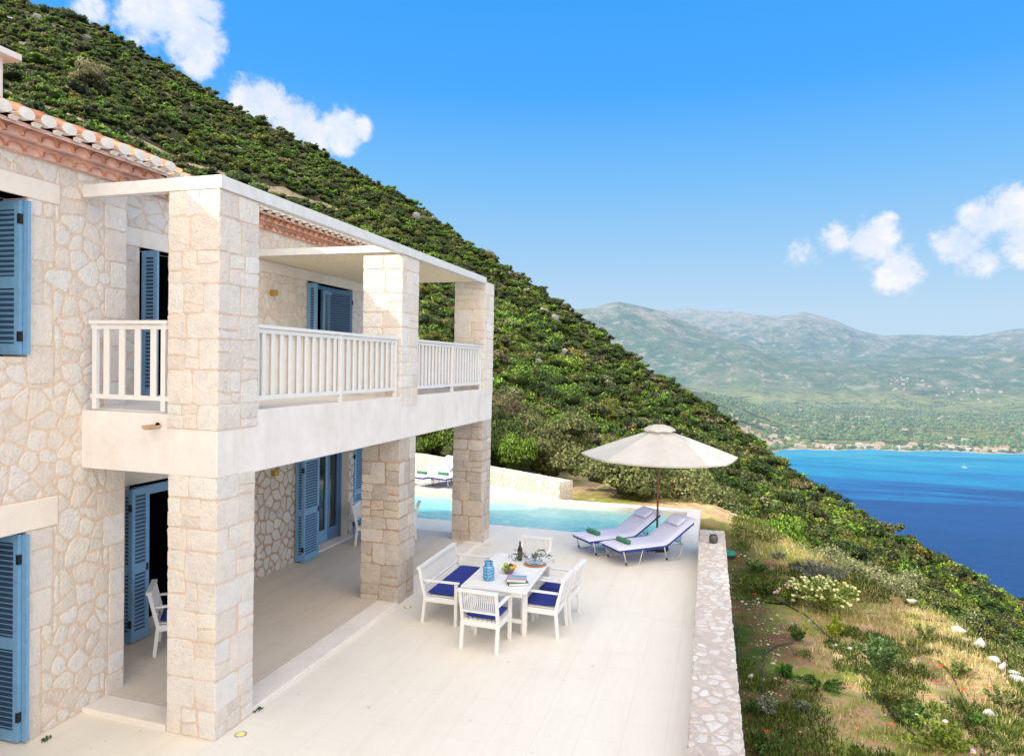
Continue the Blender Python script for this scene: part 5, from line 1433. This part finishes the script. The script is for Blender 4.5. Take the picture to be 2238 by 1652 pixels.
# ------------------------------------------------------------------ garden planting
def ground(u_, v_, dz=0):
    """world point of the garden seen in the survey photograph at u,v"""
    d = (Rm.transposed() @ Vector((u_ - 1119, v_ - 826, 1491.85))).normalized()
    t = 3.0
    for _ in range(4000):
        p_ = Vector((0, 0, 4)) + d * t
        if p_.z < garden_z(p_.x, p_.y) + dz: return p_.x, p_.y, garden_z(p_.x, p_.y)
        t += .02
    return p_.x, p_.y, p_.z
gpts = []; rg = np.random.default_rng(12)
def dens_(x, y): return mnoise.noise(Vector((x * .5, y * .5, 4))) + .5 * mnoise.noise(Vector((x * 1.7, y * 1.7, 9)))
green, dry = [], []
for _ in range(90000):
    x = rg.uniform(.45, 8.5); y = rg.uniform(4, 21)
    if y > 15.4 and x < -.3: continue
    if x > edge_x(y) + 1.5: continue
    d_ = dens_(x, y); e = edge_x(y) - x
    if d_ > .10 - (.28 if x < 1.6 else 0) and rg.uniform() < .45: green.append((x, y, garden_z(x, y) - .01))
    elif (e < 1.9 or (d_ < -.1 and x > 1.7)) and rg.uniform() < .5: dry.append((x, y, garden_z(x, y) - .01))
blades('garden_grass', green[:15000], .10, .012, [(.06, .11, .015), (.10, .18, .025), (.15, .22, .04), (.05, .08, .015), (.20, .26, .05)], 6, 'short green grass and weeds growing in the sloping garden', 'grass', 6)
blades('dry_grass', dry[:6500], .12, .010, [(.66, .52, .24), (.52, .42, .18), (.78, .64, .36), (.36, .36, .10), (.30, .38, .08)], 7, 'straw coloured dry grass along the outer edge of the garden', 'grass', 6)
# little stones
def pebble(seed):
    v, f = ICO1; r_ = np.random.default_rng(seed); return v * (1 + r_.normal(0, .16, len(v)))[:, None] * np.array([1, .8, .55]), f
PB = [pebble(i_) for i_ in range(5)]
Vs, Fs, Cs = [], [], []; n = 0
for _ in range(6500):
    x = rg.uniform(.35, 7.5); y = rg.uniform(4, 20.5)
    if x > edge_x(y) + .3: continue
    if dens_(x + 7, y) < .02 and rg.uniform() < .75: continue
    s_ = .010 + .032 * rg.uniform() ** 4; v, f = PB[rg.integers(0, 5)]; a_ = rg.uniform(0, 6.28)
    vv = np.c_[(v[:, 0] * math.cos(a_) - v[:, 1] * math.sin(a_)) * s_ + x, (v[:, 0] * math.sin(a_) + v[:, 1] * math.cos(a_)) * s_ + y, v[:, 2] * s_ + garden_z(x, y) + .004]
    Vs.append(vv); Fs.append(f + n); Cs.append(np.tile(np.array([.56, .47, .39]) * rg.uniform(.45, 1.1), (len(f), 1))); n += len(v)
tag(np_mesh('gravel', np.concatenate(Vs), np.concatenate(Fs), M_ROCK, np.concatenate(Cs)), 'scattered pale gravel on the reddish garden soil', 'gravel', kind='stuff')
# boulders
def rock(x, y, z, sx_, sy_, sz_, seed, lab, group):
    v, f = ICO2; r_ = np.random.default_rng(seed)
    off = np.array([mnoise.noise(Vector((a * 1.6 + seed, b * 1.6, c_ * 1.6))) for a, b, c_ in v]); vv = v * (1 + off * .55)[:, None]
    # chip flat facets
    for _ in range(11):
        d = r_.normal(size=3); d /= np.linalg.norm(d); h = vv @ d; m_ = h > .52; vv[m_] -= np.outer(h[m_] - .52, d)
    o = np_mesh('boulder', vv * np.array([sx_, sy_, sz_]), f, M_ROCK, np.tile(np.array([.50, .47, .43]) * r_.uniform(.85, 1.15), (len(f), 1)))
    o.location = (x, y, z + sz_ * .45); o.rotation_euler = (0, 0, r_.uniform(0, 6)); tag(o, lab, 'rock', group)
GR = 'white boulders edging the garden'
RK = [(1992, 1318, .17, 'upright white boulder, uppermost one at the outer edge of the garden'), (1892, 1262, .20, 'broad pale boulder behind the flowering bushes'),
      (2095, 1382, .20, 'white boulder heading the row at the right edge of the garden'), (2112, 1400, .10, 'small stone just below the first white boulder of the row'),
      (2143, 1412, .20, 'flat white boulder, second big one in the row at the right'), (2175, 1448, .16, 'white boulder in the middle of the row at the right'),
      (2190, 1462, .15, 'lower stone touching the middle boulder of the row'), (2215, 1474, .14, 'grey boulder near the right end of the row'), (2232, 1492, .18, 'last boulder of the row, cut by the right edge of the photo'),
      (1830, 1412, .10, 'small white stone at the foot of the yellow plant'), (1858, 1420, .12, 'white stone right of the yellow plant'), (1700, 1432, .07, 'small pale stone beside the black hose end'), (1690, 1450, .07, 'white flat stone in the shade beside the curved hose'),
      (1640, 1480, .10, 'brownish stone at the foot of the parapet'), (2160, 1560, .14, 'pale stone in the dry grass at the right'), (1630, 1598, .0, ''), (1672, 1625, .09, 'small pale rock near the parapet at the bottom'), (1655, 1310, .09, 'grey stone beside the red poppy near the parapet')]
for i_, (u_, v_, s_, lab) in enumerate(RK):
    if not lab: continue
    x, y, z = ground(u_, v_); rock(x, y, z - .02, s_ * 1.05, s_ * .75, s_ * .62, 40 + i_, lab, GR if i_ < 9 else 'loose stones in the garden')
# plants
def bush(name, u_, v_, w_, h_, pal, seed, nleaf, leaf, lab, flowers=None, cat='plant', up=0.0, fr=.022, nfl=0):
    x, y, z = ground(u_, v_)
    r = empty(name, (x, y, z), 0, lab, cat)
    r_ = np.random.default_rng(seed); rd = random.Random(seed)
    mb = MB(); mw = MB(); nst = max(10, nleaf // 60)
    tips = []
    for i_ in range(nst):
        a_ = rd.uniform(0, 6.28); q_ = rd.uniform(0, 1) ** .6
        tip = (w_ * q_ * math.cos(a_), w_ * q_ * math.sin(a_), h_ * (1 - .45 * q_ * q_) * rd.uniform(.75, 1.1)); tips.append(tip)
        sprig(mb, mw, (w_ * .15 * math.cos(a_), w_ * .15 * math.sin(a_), 0), tip, (0, 0, h_ * .12), nleaf // nst, leaf, leaf * .28, pal, rd, .004)
    mb.build('leaves', M_LEAF, r); mw.build('stems', M_SOIL_STEM, r)
    if flowers:
        for c_, nf, fname in flowers:
            for tip in rd.sample(tips, min(nf, len(tips))):
                mf = MB()
                for k_ in range(5 if fr > .03 else 1):
                    mf.ball((rd.uniform(-1, 1) * fr * .5, rd.uniform(-1, 1) * fr * .5, rd.uniform(-.3, .4) * fr), fr * rd.uniform(.5, .8), c=tuple(min(.9, q_ * rd.uniform(.85, 1.1)) for q_ in c_), n=7, sz=.8)
                o = mf.build(fname, M_FLOWER, r, smooth=True); o.location = (tip[0], tip[1], tip[2] + .01)
    return r
GRN = [(.06, .12, .025), (.10, .18, .035), (.14, .24, .06), (.08, .14, .04)]
YG = [(.16, .24, .03), (.26, .34, .05), (.34, .40, .07), (.10, .16, .03)]
GREY = [(.16, .19, .15), (.24, .27, .22), (.30, .33, .28), (.12, .15, .10)]
bush('euphorbia_bush', 1800, 1330, .78, .62, [(.24, .34, .07), (.42, .50, .12), (.58, .60, .24), (.16, .24, .05)], 1, 5400, .07, 'rounded bush with many creamy yellow flower heads in the garden', [((.80, .78, .40), 70, 'flower')], fr=.036)
bush('rose_bush', 1728, 1318, .40, .36, YG, 2, 1500, .06, 'yellow green rose bush with round pink flowers in the garden', [((.80, .45, .50), 16, 'flower')], fr=.036)
bush('lavender_bush', 1790, 1270, .72, .42, GREY, 3, 2400, .05, 'grey green lavender bush behind the creamy flowering bush', [((.42, .40, .50), 30, 'flower')], fr=.014)
bush('rose_plant', 1822, 1392, .17, .42, [(.30, .38, .04), (.42, .48, .05), (.50, .52, .08), (.20, .28, .03)], 4, 700, .06, 'small bright yellow leaved rose plant in the garden', [((.75, .45, .5), 1, 'flower')], fr=.03)
bush('young_shrub', 1925, 1472, .36, .62, [(.10, .19, .06), (.16, .28, .09), (.22, .34, .12), (.09, .15, .05)], 5, 2200, .06, 'upright fresh green shrub standing in the middle of the garden')
bush('fern_plant', 1722, 1482, .20, .20, [(.05, .17, .02), (.08, .26, .03), (.12, .30, .05)], 6, 900, .05, 'low vivid green leafy plant in the shade of the garden')
bush('rosemary_bush', 1952, 1540, .20, .24, [(.12, .13, .03), (.20, .20, .05), (.26, .25, .08)], 7, 1000, .045, 'low tufted olive brown bush beside the black hose')
bush('herb_plant', 1678, 1558, .17, .20, GREY, 8, 600, .05, 'grey green herb plant near the parapet')
bush('sage_plant', 1752, 1556, .15, .12, [(.22, .27, .17), (.16, .21, .12)], 9, 400, .06, 'low pale green rosette plant in the shade')
bush('hedge_plant', 1655, 1250, .32, .26, GRN, 10, 1200, .05, 'dark green low plant beside the parapet below the green lid')
bush('hedge_plant', 1668, 1300, .36, .26, [(.04, .08, .02), (.07, .12, .03), (.20, .24, .04)], 11, 1400, .05, 'dark green low plant with yellowish tips beside the parapet')
bush('weed_clump', 1790, 1500, .40, .12, [(.05, .12, .02), (.08, .18, .03)], 12, 900, .05, 'low green weeds with a few yellow flowers in the shade', [((.75, .60, .04), 8, 'flower')], fr=.012)
bush('climbing_rose', 2060, 1640, .55, .26, YG, 13, 1600, .06, 'sprawling yellow green rose with thin stems at the bottom of the garden', [((.75, .48, .5), 2, 'flower')], fr=.04)
bush('rose_bush', 1990, 1585, .28, .30, GRN, 14, 600, .06, 'thin stemmed green rose with one white flower at the bottom of the garden', [((.8, .8, .74), 2, 'flower')], fr=.03)
bush('wild_plant', 2085, 1478, .30, .24, [(.16, .24, .05), (.24, .32, .08), (.32, .34, .12)], 15, 900, .05, 'light green wild plant in the sun beside the red poppies')
bush('wild_plant', 2020, 1398, .30, .26, [(.22, .28, .09), (.32, .36, .14)], 16, 800, .05, 'pale green wild plant in the dry grass near the upright boulder')
bush('hedge_plant', 1650, 1560, .22, .2, GRN, 17, 700, .05, 'dark green low plant at the foot of the parapet with a red poppy above')
bush('hedge_plant', 1665, 1640, .3, .16, GRN, 18, 800, .05, 'dark green low plant at the bottom edge beside the parapet')
bush('silver_plant', 1702, 1222, .22, .16, [(.20, .24, .18), (.28, .33, .25)], 19, 500, .05, 'low silver grey plant near the top of the garden')
bush('dry_tuft', 1745, 1250, .25, .24, [(.13, .13, .05), (.20, .18, .08), (.09, .11, .03)], 20, 900, .05, 'brown green tuft above the lavender in the garden')
bush('small_weed', 2130, 1580, .14, .12, [(.08, .2, .03), (.12, .26, .05)], 21, 350, .05, 'small fresh green weed beside the lower black hose')
bush('small_weed', 1745, 1400, .2, .2, GRN, 22, 500, .05, 'green leafy clump left of the yellow plant')
bush('oleander_plant', 2190, 1545, .3, .3, [(.2, .24, .08), (.28, .30, .12)], 23, 700, .05, 'pale green plant below the row of boulders')
# poppies
for i_, (u_, v_, c_, lab) in enumerate(((2056, 1464, (.75, .03, .01), 'large red poppy beside the light green wild plant'), (2045, 1500, (.70, .03, .01), 'red poppy in the shadow strip of the garden'), (2105, 1518, (.70, .04, .015), 'red poppy near the lower hose'), (2166, 1515, (.70, .04, .015), 'red poppy in the dry grass at the right'),
                                   (1649, 1303, (.70, .02, .01), 'red poppy near the parapet, uppermost one'), (1676, 1614, (.55, .02, .01), 'dark red poppy near the bottom of the parapet'), (1948, 1597, (.75, .16, .06), 'orange red poppy at the bottom of the garden'), (1873, 1607, (.72, .2, .08), 'small orange poppy at the bottom in the shade'), (1612, 1208 + 12, (.7, .05, .02), 'small red flower beside the green lid'))):
    x, y, z = ground(u_, v_ + 10); r = empty('poppy', (x, y, z), 0, lab, 'flower', 'red poppies in the garden')
    mb = MB()
    for k_ in range(5):
        a_ = k_ * 1.256; s_ = .034
        mb.face([(0, 0, .14), (s_ * math.cos(a_ - .5), s_ * math.sin(a_ - .5), .155), (s_ * 1.25 * math.cos(a_), s_ * 1.25 * math.sin(a_), .168), (s_ * math.cos(a_ + .5), s_ * math.sin(a_ + .5), .155)], 0, c_)
    mb.build('petals', M_FLOWER, r); mb = MB(); mb.tube([(0, 0, 0), (.01, 0, .07), (0, 0, .14)], .003, 5); mb.build('stem', M_SOIL_STEM, r)
# irrigation hoses
M_HOSE = plain('black_hose', (.03, .032, .035), .45, .15, 20)
for (pts, lab) in (([(1690, 1310), (1760, 1345), (1812, 1395), (1860, 1445), (1905, 1505), (1960, 1575), (2010, 1620)], 'black irrigation hose running diagonally down the middle of the garden'),
                   ([(1600, 1410 - 60), (1612, 1400), (1615, 1450), (1614, 1500)], 'black hose lying along the foot of the parapet'),
                   ([(1735, 1408), (1700, 1412), (1672, 1430), (1666, 1470), (1668, 1530)], 'black hose curving down in the shade near the parapet'),
                   ([(2080, 1480), (2110, 1540), (2160, 1590), (2210, 1650)], 'black hose in the dry grass at the lower right'),
                   ([(1655, 1262), (1690, 1248), (1740, 1262), (1800, 1290)], 'thin black hose above the lavender')):
    P = []
    for a, b in zip(pts, pts[1:]):
        for k_ in range(6):
            t = k_ / 6; x, y, z = ground(lerp(a[0], b[0], t), lerp(a[1], b[1], t)); P.append((x, y, z + .025))
    o = MB(); o.tube(P, .010, 6); tag(o.build('garden_hose', M_HOSE, None, smooth=True), lab, 'hose')
# green lid beside the parapet
lidx, lidy, _z = ground(1591, 1214)
ld = empty('tank_lid', (lidx, lidy, garden_z(lidx, lidy)), 0, 'round dark green plastic lid beside the far end of the parapet', 'lid')
mb = MB(); zt = .10; mb.lathe([(.18, -.1), (.18, zt - .06)], n=24); mb.build('shaft', plain('black_plastic', (.01, .03, .025), .5), ld, smooth=True)
mb = MB(); mb.lathe([(.20, zt - .06), (.20, zt - .01), (.18, zt), (.001, zt + .004)], n=28); mb.build('cover', plain('green_plastic', (.015, .17, .11), .4, .08), ld, smooth=True)
# olive plants on the slope below the garden edge
for i_, (x, y, w_, h_, k_, lab) in enumerate(((6.9, 13.5, 1.0, 1.6, 'bright', 'green bush below the boulders, left of the fine leaved one'), (5.9, 15.4, .8, 1.3, 'olive', 'olive bush below the outer edge of the garden behind the white boulders'), (8.3, 12.0, 1.2, 1.6, 'dark', 'dark bush below the garden at the right edge of the photo'), (5.2, 17.3, .7, 1.2, 'olive', 'pale olive bush below the upright boulder'), (7.4, 16.2, 1.3, 1.6, 'dark', 'dark green bush down the slope beyond the white boulders'))):
    big_shrub('slope_bush', x, y, garden_z(x, y) - .2, w_, w_, h_, PAL[k_], 90 + i_, 2600, .04, lab, lumps=7)

# ------------------------------------------------------------------ sea, coast, mountains
SEA = -280.0
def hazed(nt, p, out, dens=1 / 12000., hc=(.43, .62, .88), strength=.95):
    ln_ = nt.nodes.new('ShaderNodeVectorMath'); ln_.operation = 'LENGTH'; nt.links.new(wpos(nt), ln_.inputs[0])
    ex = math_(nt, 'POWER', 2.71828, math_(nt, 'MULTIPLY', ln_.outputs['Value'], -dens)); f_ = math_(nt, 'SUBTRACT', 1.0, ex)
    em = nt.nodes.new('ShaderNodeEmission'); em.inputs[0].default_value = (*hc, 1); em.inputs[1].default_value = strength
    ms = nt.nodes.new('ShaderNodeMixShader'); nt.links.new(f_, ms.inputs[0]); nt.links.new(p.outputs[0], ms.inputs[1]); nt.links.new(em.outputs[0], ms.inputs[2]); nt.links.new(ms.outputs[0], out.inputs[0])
def shore_r(azd): return float(np.interp(azd, [-30, -5, 2, 4.5, 8, 12, 16, 20, 26, 40, 60], [2150, 2260, 2420, 2545, 2660, 2780, 2890, 2990, 3120, 3400, 3900])) + 22 * math.sin(azd * 1.3) + 10 * math.sin(azd * 4.1)
mt, nt, p, out = mat('sea_water'); pos = wpos(nt)
sp = nt.nodes.new('ShaderNodeSeparateXYZ'); nt.links.new(pos, sp.inputs[0])
ln_ = nt.nodes.new('ShaderNodeVectorMath'); ln_.operation = 'LENGTH'; nt.links.new(pos, ln_.inputs[0])
# distance offshore, approximated from the line of the beach
off = math_(nt, 'SUBTRACT', math_(nt, 'ADD', math_(nt, 'MULTIPLY', sp.outputs[0], .36), 2360), math_(nt, 'ADD', sp.outputs[1], 0))
nl = noise(nt, mapping(nt, pos, (.0016, .006, 0), (0, 0, R(-14))), 1, 6, .62); nf = noise(nt, mapping(nt, pos, (.011, .06, 0), (0, 0, R(-10))), 1, 5, .7)
g = math_(nt, 'ADD', off, mapr(nt, nl, .3, .7, -330, 330))
c = ramp(nt, mapr(nt, g, 0, 1300), [(0, (.05, .30, .42)), (.15, (.018, .25, .40)), (.36, (.012, .20, .38)), (.52, (.010, .12, .30)), (.62, (.008, .062, .20)), (1, (.008, .045, .155))])
c = mix(nt, mapr(nt, nf, .35, .65, .0, .45), c, (.006, .05, .17)); c = mix(nt, mapr(nt, nl, .56, .70, 0, .5), c, (.008, .07, .21)); nw = noise(nt, mapping(nt, pos, (.02, .16, 0), (0, 0, R(-10))), 1, 4, .75); c = mix(nt, mapr(nt, nw, .56, .72, 0, .25), c, (.10, .24, .38)); nt.links.new(c, p.inputs['Base Color']); p.inputs['Roughness'].default_value = .55; p.inputs['Specular IOR Level'].default_value = .12
bump(nt, p, noise(nt, mapping(nt, pos, (.05, .12, .1)), 1, 5, .7), .5, 3)
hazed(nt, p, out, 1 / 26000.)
V = []; F = []; na = 60; rr = [60, 200, 500, 1000, 1600, 2200, 2700, 3300, 4200]
for r_ in rr:
    for i_ in range(na): a_ = R(-40 + 110 * i_ / (na - 1)); V.append((r_ * math.sin(a_), r_ * math.cos(a_), SEA))
for i_ in range(len(rr) - 1):
    for j_ in range(na - 1): F.append((i_ * na + j_, i_ * na + j_ + 1, (i_ + 1) * na + j_ + 1, (i_ + 1) * na + j_))
tag(np_mesh('sea', np.array(V, float), np.array(F), mt), kind='structure')

def land_z(azd, r_):
    s0 = shore_r(azd); q_ = r_ - s0
    z = SEA - 2 + min(1, max(0, q_ / 25)) * 5
    if q_ > 0: z += q_ * .006
    a_ = R(azd); x, y = r_ * math.sin(a_), r_ * math.cos(a_)
    # spur descending from the left to the town
    sp_ = max(0, 1 - abs(azd + 6) / 11.0); z += sp_ * 330 * math.exp(-((r_ - 3600) / 900) ** 2) * (.8 + .3 * fbm(x, y, 900, 3, 7))
    z += 40 * math.exp(-(((azd - 1.0) / 2.2) ** 2 + ((r_ - 4300) / 260) ** 2))
    # foothills and mountains
    t = max(0, (r_ - 5400) / 1500); t = min(1, t); ft = t * t * (3 - 2 * t)
    z += ft * (120 + 170 * fbm(x, y, 1500, 4, 3) + 120 * math.exp(-((azd - 4) / 4.5) ** 2))
    return x, y, z
MT = [ # azimuth, tan elevation of front ridge (deg) r 8200, back ridge r 12500
 (-40, 3.5, 4.5), (-20, 4.2, 4.6), (-14, 4.35, 4.5), (-11.2, 4.75, 4.5), (-10, 4.85, 4.4), (-8.9, 5.22, 4.3), (-8.2, 5.32, 4.3), (-7.5, 5.2, 4.4), (-6, 4.9, 4.5), (-4.6, 4.6, 4.6), (-3.4, 4.05, 4.75), (-2.67, 3.75, 4.85), (-1.5, 3.25, 4.62), (0, 2.65, 4.5), (1.2, 2.2, 4.5), (2.6, 1.7, 4.3), (4.2, 1.3, 4.1), (5.2, 1.1, 4.2), (6.2, 1.0, 4.45), (7.2, .9, 4.15), (8.4, .8, 3.75), (10, .8, 3.0), (11.6, .9, 2.6), (13.3, 1.0, 2.7), (15, 1.2, 2.62), (17.2, 1.3, 2.55), (18.6, 1.5, 2.85), (20.2, 1.6, 3.1), (24, 1.8, 3.5), (32, 2, 3.4), (60, 2, 3)]
MA = [m_[0] for m_ in MT]
def mount_z(azd, r_):
    x, y, z = land_z(azd, r_)
    e1 = float(np.interp(azd, MA, [m_[1] for m_ in MT])); e2 = float(np.interp(azd, MA, [m_[2] for m_ in MT]))
    z1 = 4 + 8200 * math.tan(R(e1)); z2 = 4 + 12500 * math.tan(R(e2))
    a_ = R(azd)
    det = fbm(x, y, 420, 4, 17)
    wx = x + 500 * fbm(x, y, 1800, 3, 23); wy = y + 500 * fbm(x, y, 1800, 3, 41)
    def rdg(sx_, sy_, sd): return 1 - abs(fbm(wx / sx_, wy / sy_, 1.0, 4, sd)) * 2.6
    gl = rdg(1500, 3400, 3.1); gl2 = rdg(520, 900, 7.7)
    h1 = max(0, z1 - z); w1 = (1 - abs(r_ - 8200) / (2700 if r_ < 8200 else 2300))
    if w1 > 0:
        k_ = w1 ** 1.35; z = max(z, z + h1 * k_ + (1 - w1) * w1 * 4 * (210 * (gl - .6) + 95 * (gl2 - .5)) * min(1, h1 / 500))
    w2 = (1 - abs(r_ - 12500) / (4200 if r_ < 12500 else 3000))
    if w2 > 0:
        zz = land_z(azd, r_)[2]; k_ = w2 ** 1.25; z_b = zz + (z2 - zz) * k_ + (1 - w2) * w2 * 4 * (260 * (gl - .6) + 130 * (gl2 - .5)); z = max(z, z_b)
    if r_ > 5600: z += det * 40 * min(1, (r_ - 5600) / 800) * (.4 if abs(r_ - 8200) < 200 or abs(r_ - 12500) < 200 else 1)
    return x, y, z
NA = 460; azs = np.linspace(-24, 36, NA)
rf = np.concatenate([np.linspace(-30, 400, 40), np.linspace(430, 3000, 60), np.linspace(3060, 12300, 130)])
V = []
for q_ in rf:
    for azd in azs:
        s0 = shore_r(azd) if q_ < 2000 else 2700; V.append(mount_z(azd, (shore_r(azd) * (1 - min(1, max(0, q_ / 3000))) + 2900 * min(1, max(0, q_ / 3000))) + q_ ))
V = np.array(V); i, j = np.meshgrid(np.arange(NA - 1), np.arange(len(rf) - 1)); a = (j * NA + i).ravel()
mt, nt, p, out = mat('valley_and_mountains'); pos = wpos(nt)
sp = nt.nodes.new('ShaderNodeSeparateXYZ'); nt.links.new(pos, sp.inputs[0]); geo = nt.nodes.new('ShaderNodeNewGeometry')
n1 = noise(nt, mapping(nt, pos, (.0011, .0022, .002)), 1, 7, .62); n2 = noise(nt, mapping(nt, pos, (.010, .018, .01)), 1, 5, .7); n3 = noise(nt, pos, .0035, 7, .65)
vo = nt.nodes.new('ShaderNodeTexVoronoi'); vo.inputs['Scale'].default_value = .009; nt.links.new(mapping(nt, pos, (1, 1.7, 0), (0, 0, .5)), vo.inputs['Vector'])
fld = mix(nt, vo.outputs['Color'], (.08, .13, .03), (.34, .34, .13)); fld = mix(nt, .5, fld, (.17, .23, .06))
c = mix(nt, mapr(nt, n1, .50, .58), fld, (.025, .05, .022))
c = mix(nt, mapr(nt, n2, .44, .60), c, (.30, .32, .11)); c = mix(nt, mapr(nt, n2, .36, .46, .7, 0), c, (.03, .055, .02))
mtn = mix(nt, mapr(nt, n3, .42, .62), (.06, .14, .05), (.19, .21, .11)); mtn = mix(nt, mapr(nt, n3, .62, .70, 0, .6), mtn, (.40, .35, .28))
hi = mapr(nt, math_(nt, 'ADD', sp.outputs[2], mapr(nt, n3, .3, .7, -300, 300)), 420, 950); mtn = mix(nt, math_(nt, 'MULTIPLY', hi, .7), mtn, (.50, .45, .36)); nr_ = noise(nt, mapping(nt, pos, (1, .5, 2.5)), .0075, 8, .72); mtn = mix(nt, mapr(nt, nr_, .54, .64, 0, .55), mtn, (.60, .53, .43)); mtn = mix(nt, mapr(nt, nr_, .48, .36, 0, .45), mtn, (.04, .075, .035))
c = mix(nt, mapr(nt, sp.outputs[2], -215, -110), c, mtn)
c = mix(nt, mapr(nt, sp.outputs[2], -276.8, -277.6), c, (.50, .46, .40))
nt.links.new(c, p.inputs['Base Color']); p.inputs['Roughness'].default_value = 1; p.inputs['Specular IOR Level'].default_value = 0
bump(nt, p, math_(nt, 'ADD', n3, math_(nt, 'MULTIPLY', nr_, .5)), 1.0, 120)
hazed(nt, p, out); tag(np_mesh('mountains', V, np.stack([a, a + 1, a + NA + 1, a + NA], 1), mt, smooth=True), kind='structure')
M_FAR = mt
# hazed wall/roof materials for the distant houses
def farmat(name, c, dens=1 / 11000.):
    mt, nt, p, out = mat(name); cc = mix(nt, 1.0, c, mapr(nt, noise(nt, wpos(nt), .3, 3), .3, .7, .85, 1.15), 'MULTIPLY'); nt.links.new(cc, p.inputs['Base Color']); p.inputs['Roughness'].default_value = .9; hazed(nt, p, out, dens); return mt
FW = [farmat('far_white_wall', (.55, .53, .50)), farmat('far_cream_wall', (.48, .38, .27)), farmat('far_pink_wall', (.62, .45, .36))]
FR = [farmat('far_tile_roof', (.42, .21, .13)), farmat('far_pale_roof', (.5, .36, .27))]
FWIN = farmat('far_window', (.10, .12, .14))
rd = random.Random(77)
hm = []
for v_ in range(7):
    mb = MB(); L, W_, H_ = [(14, 9, 6), (18, 9, 6.5), (11, 9, 8), (22, 10, 8.5), (10, 8, 4), (13, 12, 7), (26, 11, 10)][v_]
    mb.box(-L / 2, L / 2, -W_ / 2, W_ / 2, -3, H_, 0)
    if v_ != 3:
        o_ = .8; hr = H_ + 2.2
        mb.add([(-L / 2 - o_, -W_ / 2 - o_, H_), (L / 2 + o_, -W_ / 2 - o_, H_), (L / 2 + o_, W_ / 2 + o_, H_), (-L / 2 - o_, W_ / 2 + o_, H_), (-L / 2 + W_ / 2.5, 0, hr), (L / 2 - W_ / 2.5, 0, hr)], [(0, 1, 5, 4), (2, 3, 4, 5), (1, 2, 5), (3, 0, 4), (0, 3, 2, 1)], 1)
    for k_ in range(int(L / 3.2)):
        for fl in range(int(H_ / 3)):
            x = -L / 2 + 1.6 + k_ * 3.2; mb.box(x - .6, x + .6, -W_ / 2 - .05, -W_ / 2 + .1, .9 + fl * 3, 2.3 + fl * 3, 2)
    hm.append(mb)
def house(azd, r_, lab, grp, sc=1.0):
    v_ = rd.randrange(7); x, y, z = mount_z(azd, r_)
    wm = FW[rd.choice([0, 0, 1, 1, 2])]; o = hm[v_].build('distant_house', [wm, FR[rd.randrange(2)], FWIN])
    o.location = (x, y, z); o.rotation_euler = (0, 0, -R(azd) + rd.uniform(-.5, .5)); o.scale = (sc, sc, sc); tag(o, lab, 'house', grp)
for i_ in range(120):
    azd = rd.uniform(1.8, 21.5); cl = .5 + .5 * math.sin(azd * 2.4 + .8)
    if rd.random() > .35 + .65 * cl: continue
    house(azd, shore_r(azd) + 35 + abs(rd.gauss(0, 1)) * (70 if azd > 6 else 170), 'small pale tiled house in the row along the far beach', 'houses along the far beach', 1.15)
for i_ in range(26):
    azd = rd.uniform(1.0, 4.6); house(azd, shore_r(azd) + rd.uniform(150, 700), 'small pale house of the town on the slope at the left end of the bay', 'houses on the slope above the bay')
for i_ in range(34):
    azd = rd.uniform(4, 21); house(azd, shore_r(azd) + rd.uniform(300, 2300), 'isolated pale building among the fields of the far valley', 'buildings scattered in the far valley')
for i_ in range(42):
    azd = rd.gauss(17.5, 2.2) if i_ % 3 else rd.gauss(12.3, .7); house(azd, 6200 + rd.uniform(-250, 350), 'tiny white house of the village at the foot of the far mountains', 'houses of the far mountain villages', .95)
# trees of the valley
Vs, Fs, Cs = [], [], []; n = 0; v, f = ICO1
for _ in range(6500):
    azd = rg.uniform(-1, 23); q_ = 20 + 3000 * rg.uniform() ** 1.6; r_ = shore_r(azd) + q_
    x, y, z = mount_z(azd, r_)
    if fbm(x, y, 500, 3, 31) < -.12 and rg.uniform() < .8: continue
    s_ = rg.uniform(4, 9); vv = v * (1 + rg.normal(0, .15, len(v)))[:, None] * s_ + np.array([x, y, z + s_ * .4])
    Vs.append(vv); Fs.append(f + n); Cs.append(np.tile(np.array([.06, .105, .03]) * rg.uniform(.5, 2.2), (len(f), 1))); n += len(v)
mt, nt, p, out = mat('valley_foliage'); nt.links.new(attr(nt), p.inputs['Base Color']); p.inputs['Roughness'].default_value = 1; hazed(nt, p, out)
tag(np_mesh('valley_trees', np.concatenate(Vs), np.concatenate(Fs), mt, np.concatenate(Cs), smooth=True), 'olive groves and trees scattered over the far valley behind the beach', 'trees', kind='stuff')
# mountain road
# sailing boat
bt = empty('sailing_boat', (707, 2338, SEA), R(60), 'tiny white sailing boat anchored in the bay', 'boat')
fwm = farmat('boat_white', (.8, .8, .8))
mb = MB(); V = []; 
for (y, w_, z0_) in ((-7, 1.4, .1), (-3, 2, 0), (2, 1.9, 0), (5, 1.1, .2), (7.5, .1, .6)): V += [(-w_, y, 1.6), (w_, y, 1.6), (w_ * .4, y, -.3), (-w_ * .4, y, -.3)]
F = [(4 * i_ + k_, 4 * i_ + (k_ + 1) % 4, 4 * i_ + 4 + (k_ + 1) % 4, 4 * i_ + 4 + k_) for i_ in range(4) for k_ in range(4)] + [(0, 3, 2, 1)]
mb.add(V, F); mb.box(-1, 1, -3, 2, 1.6, 2.5); mb.build('hull', fwm, bt)
mb = MB(); mb.tube([(0, 1, 1.5), (0, 1, 16)], .22, 6); mb.build('mast', fwm, bt)
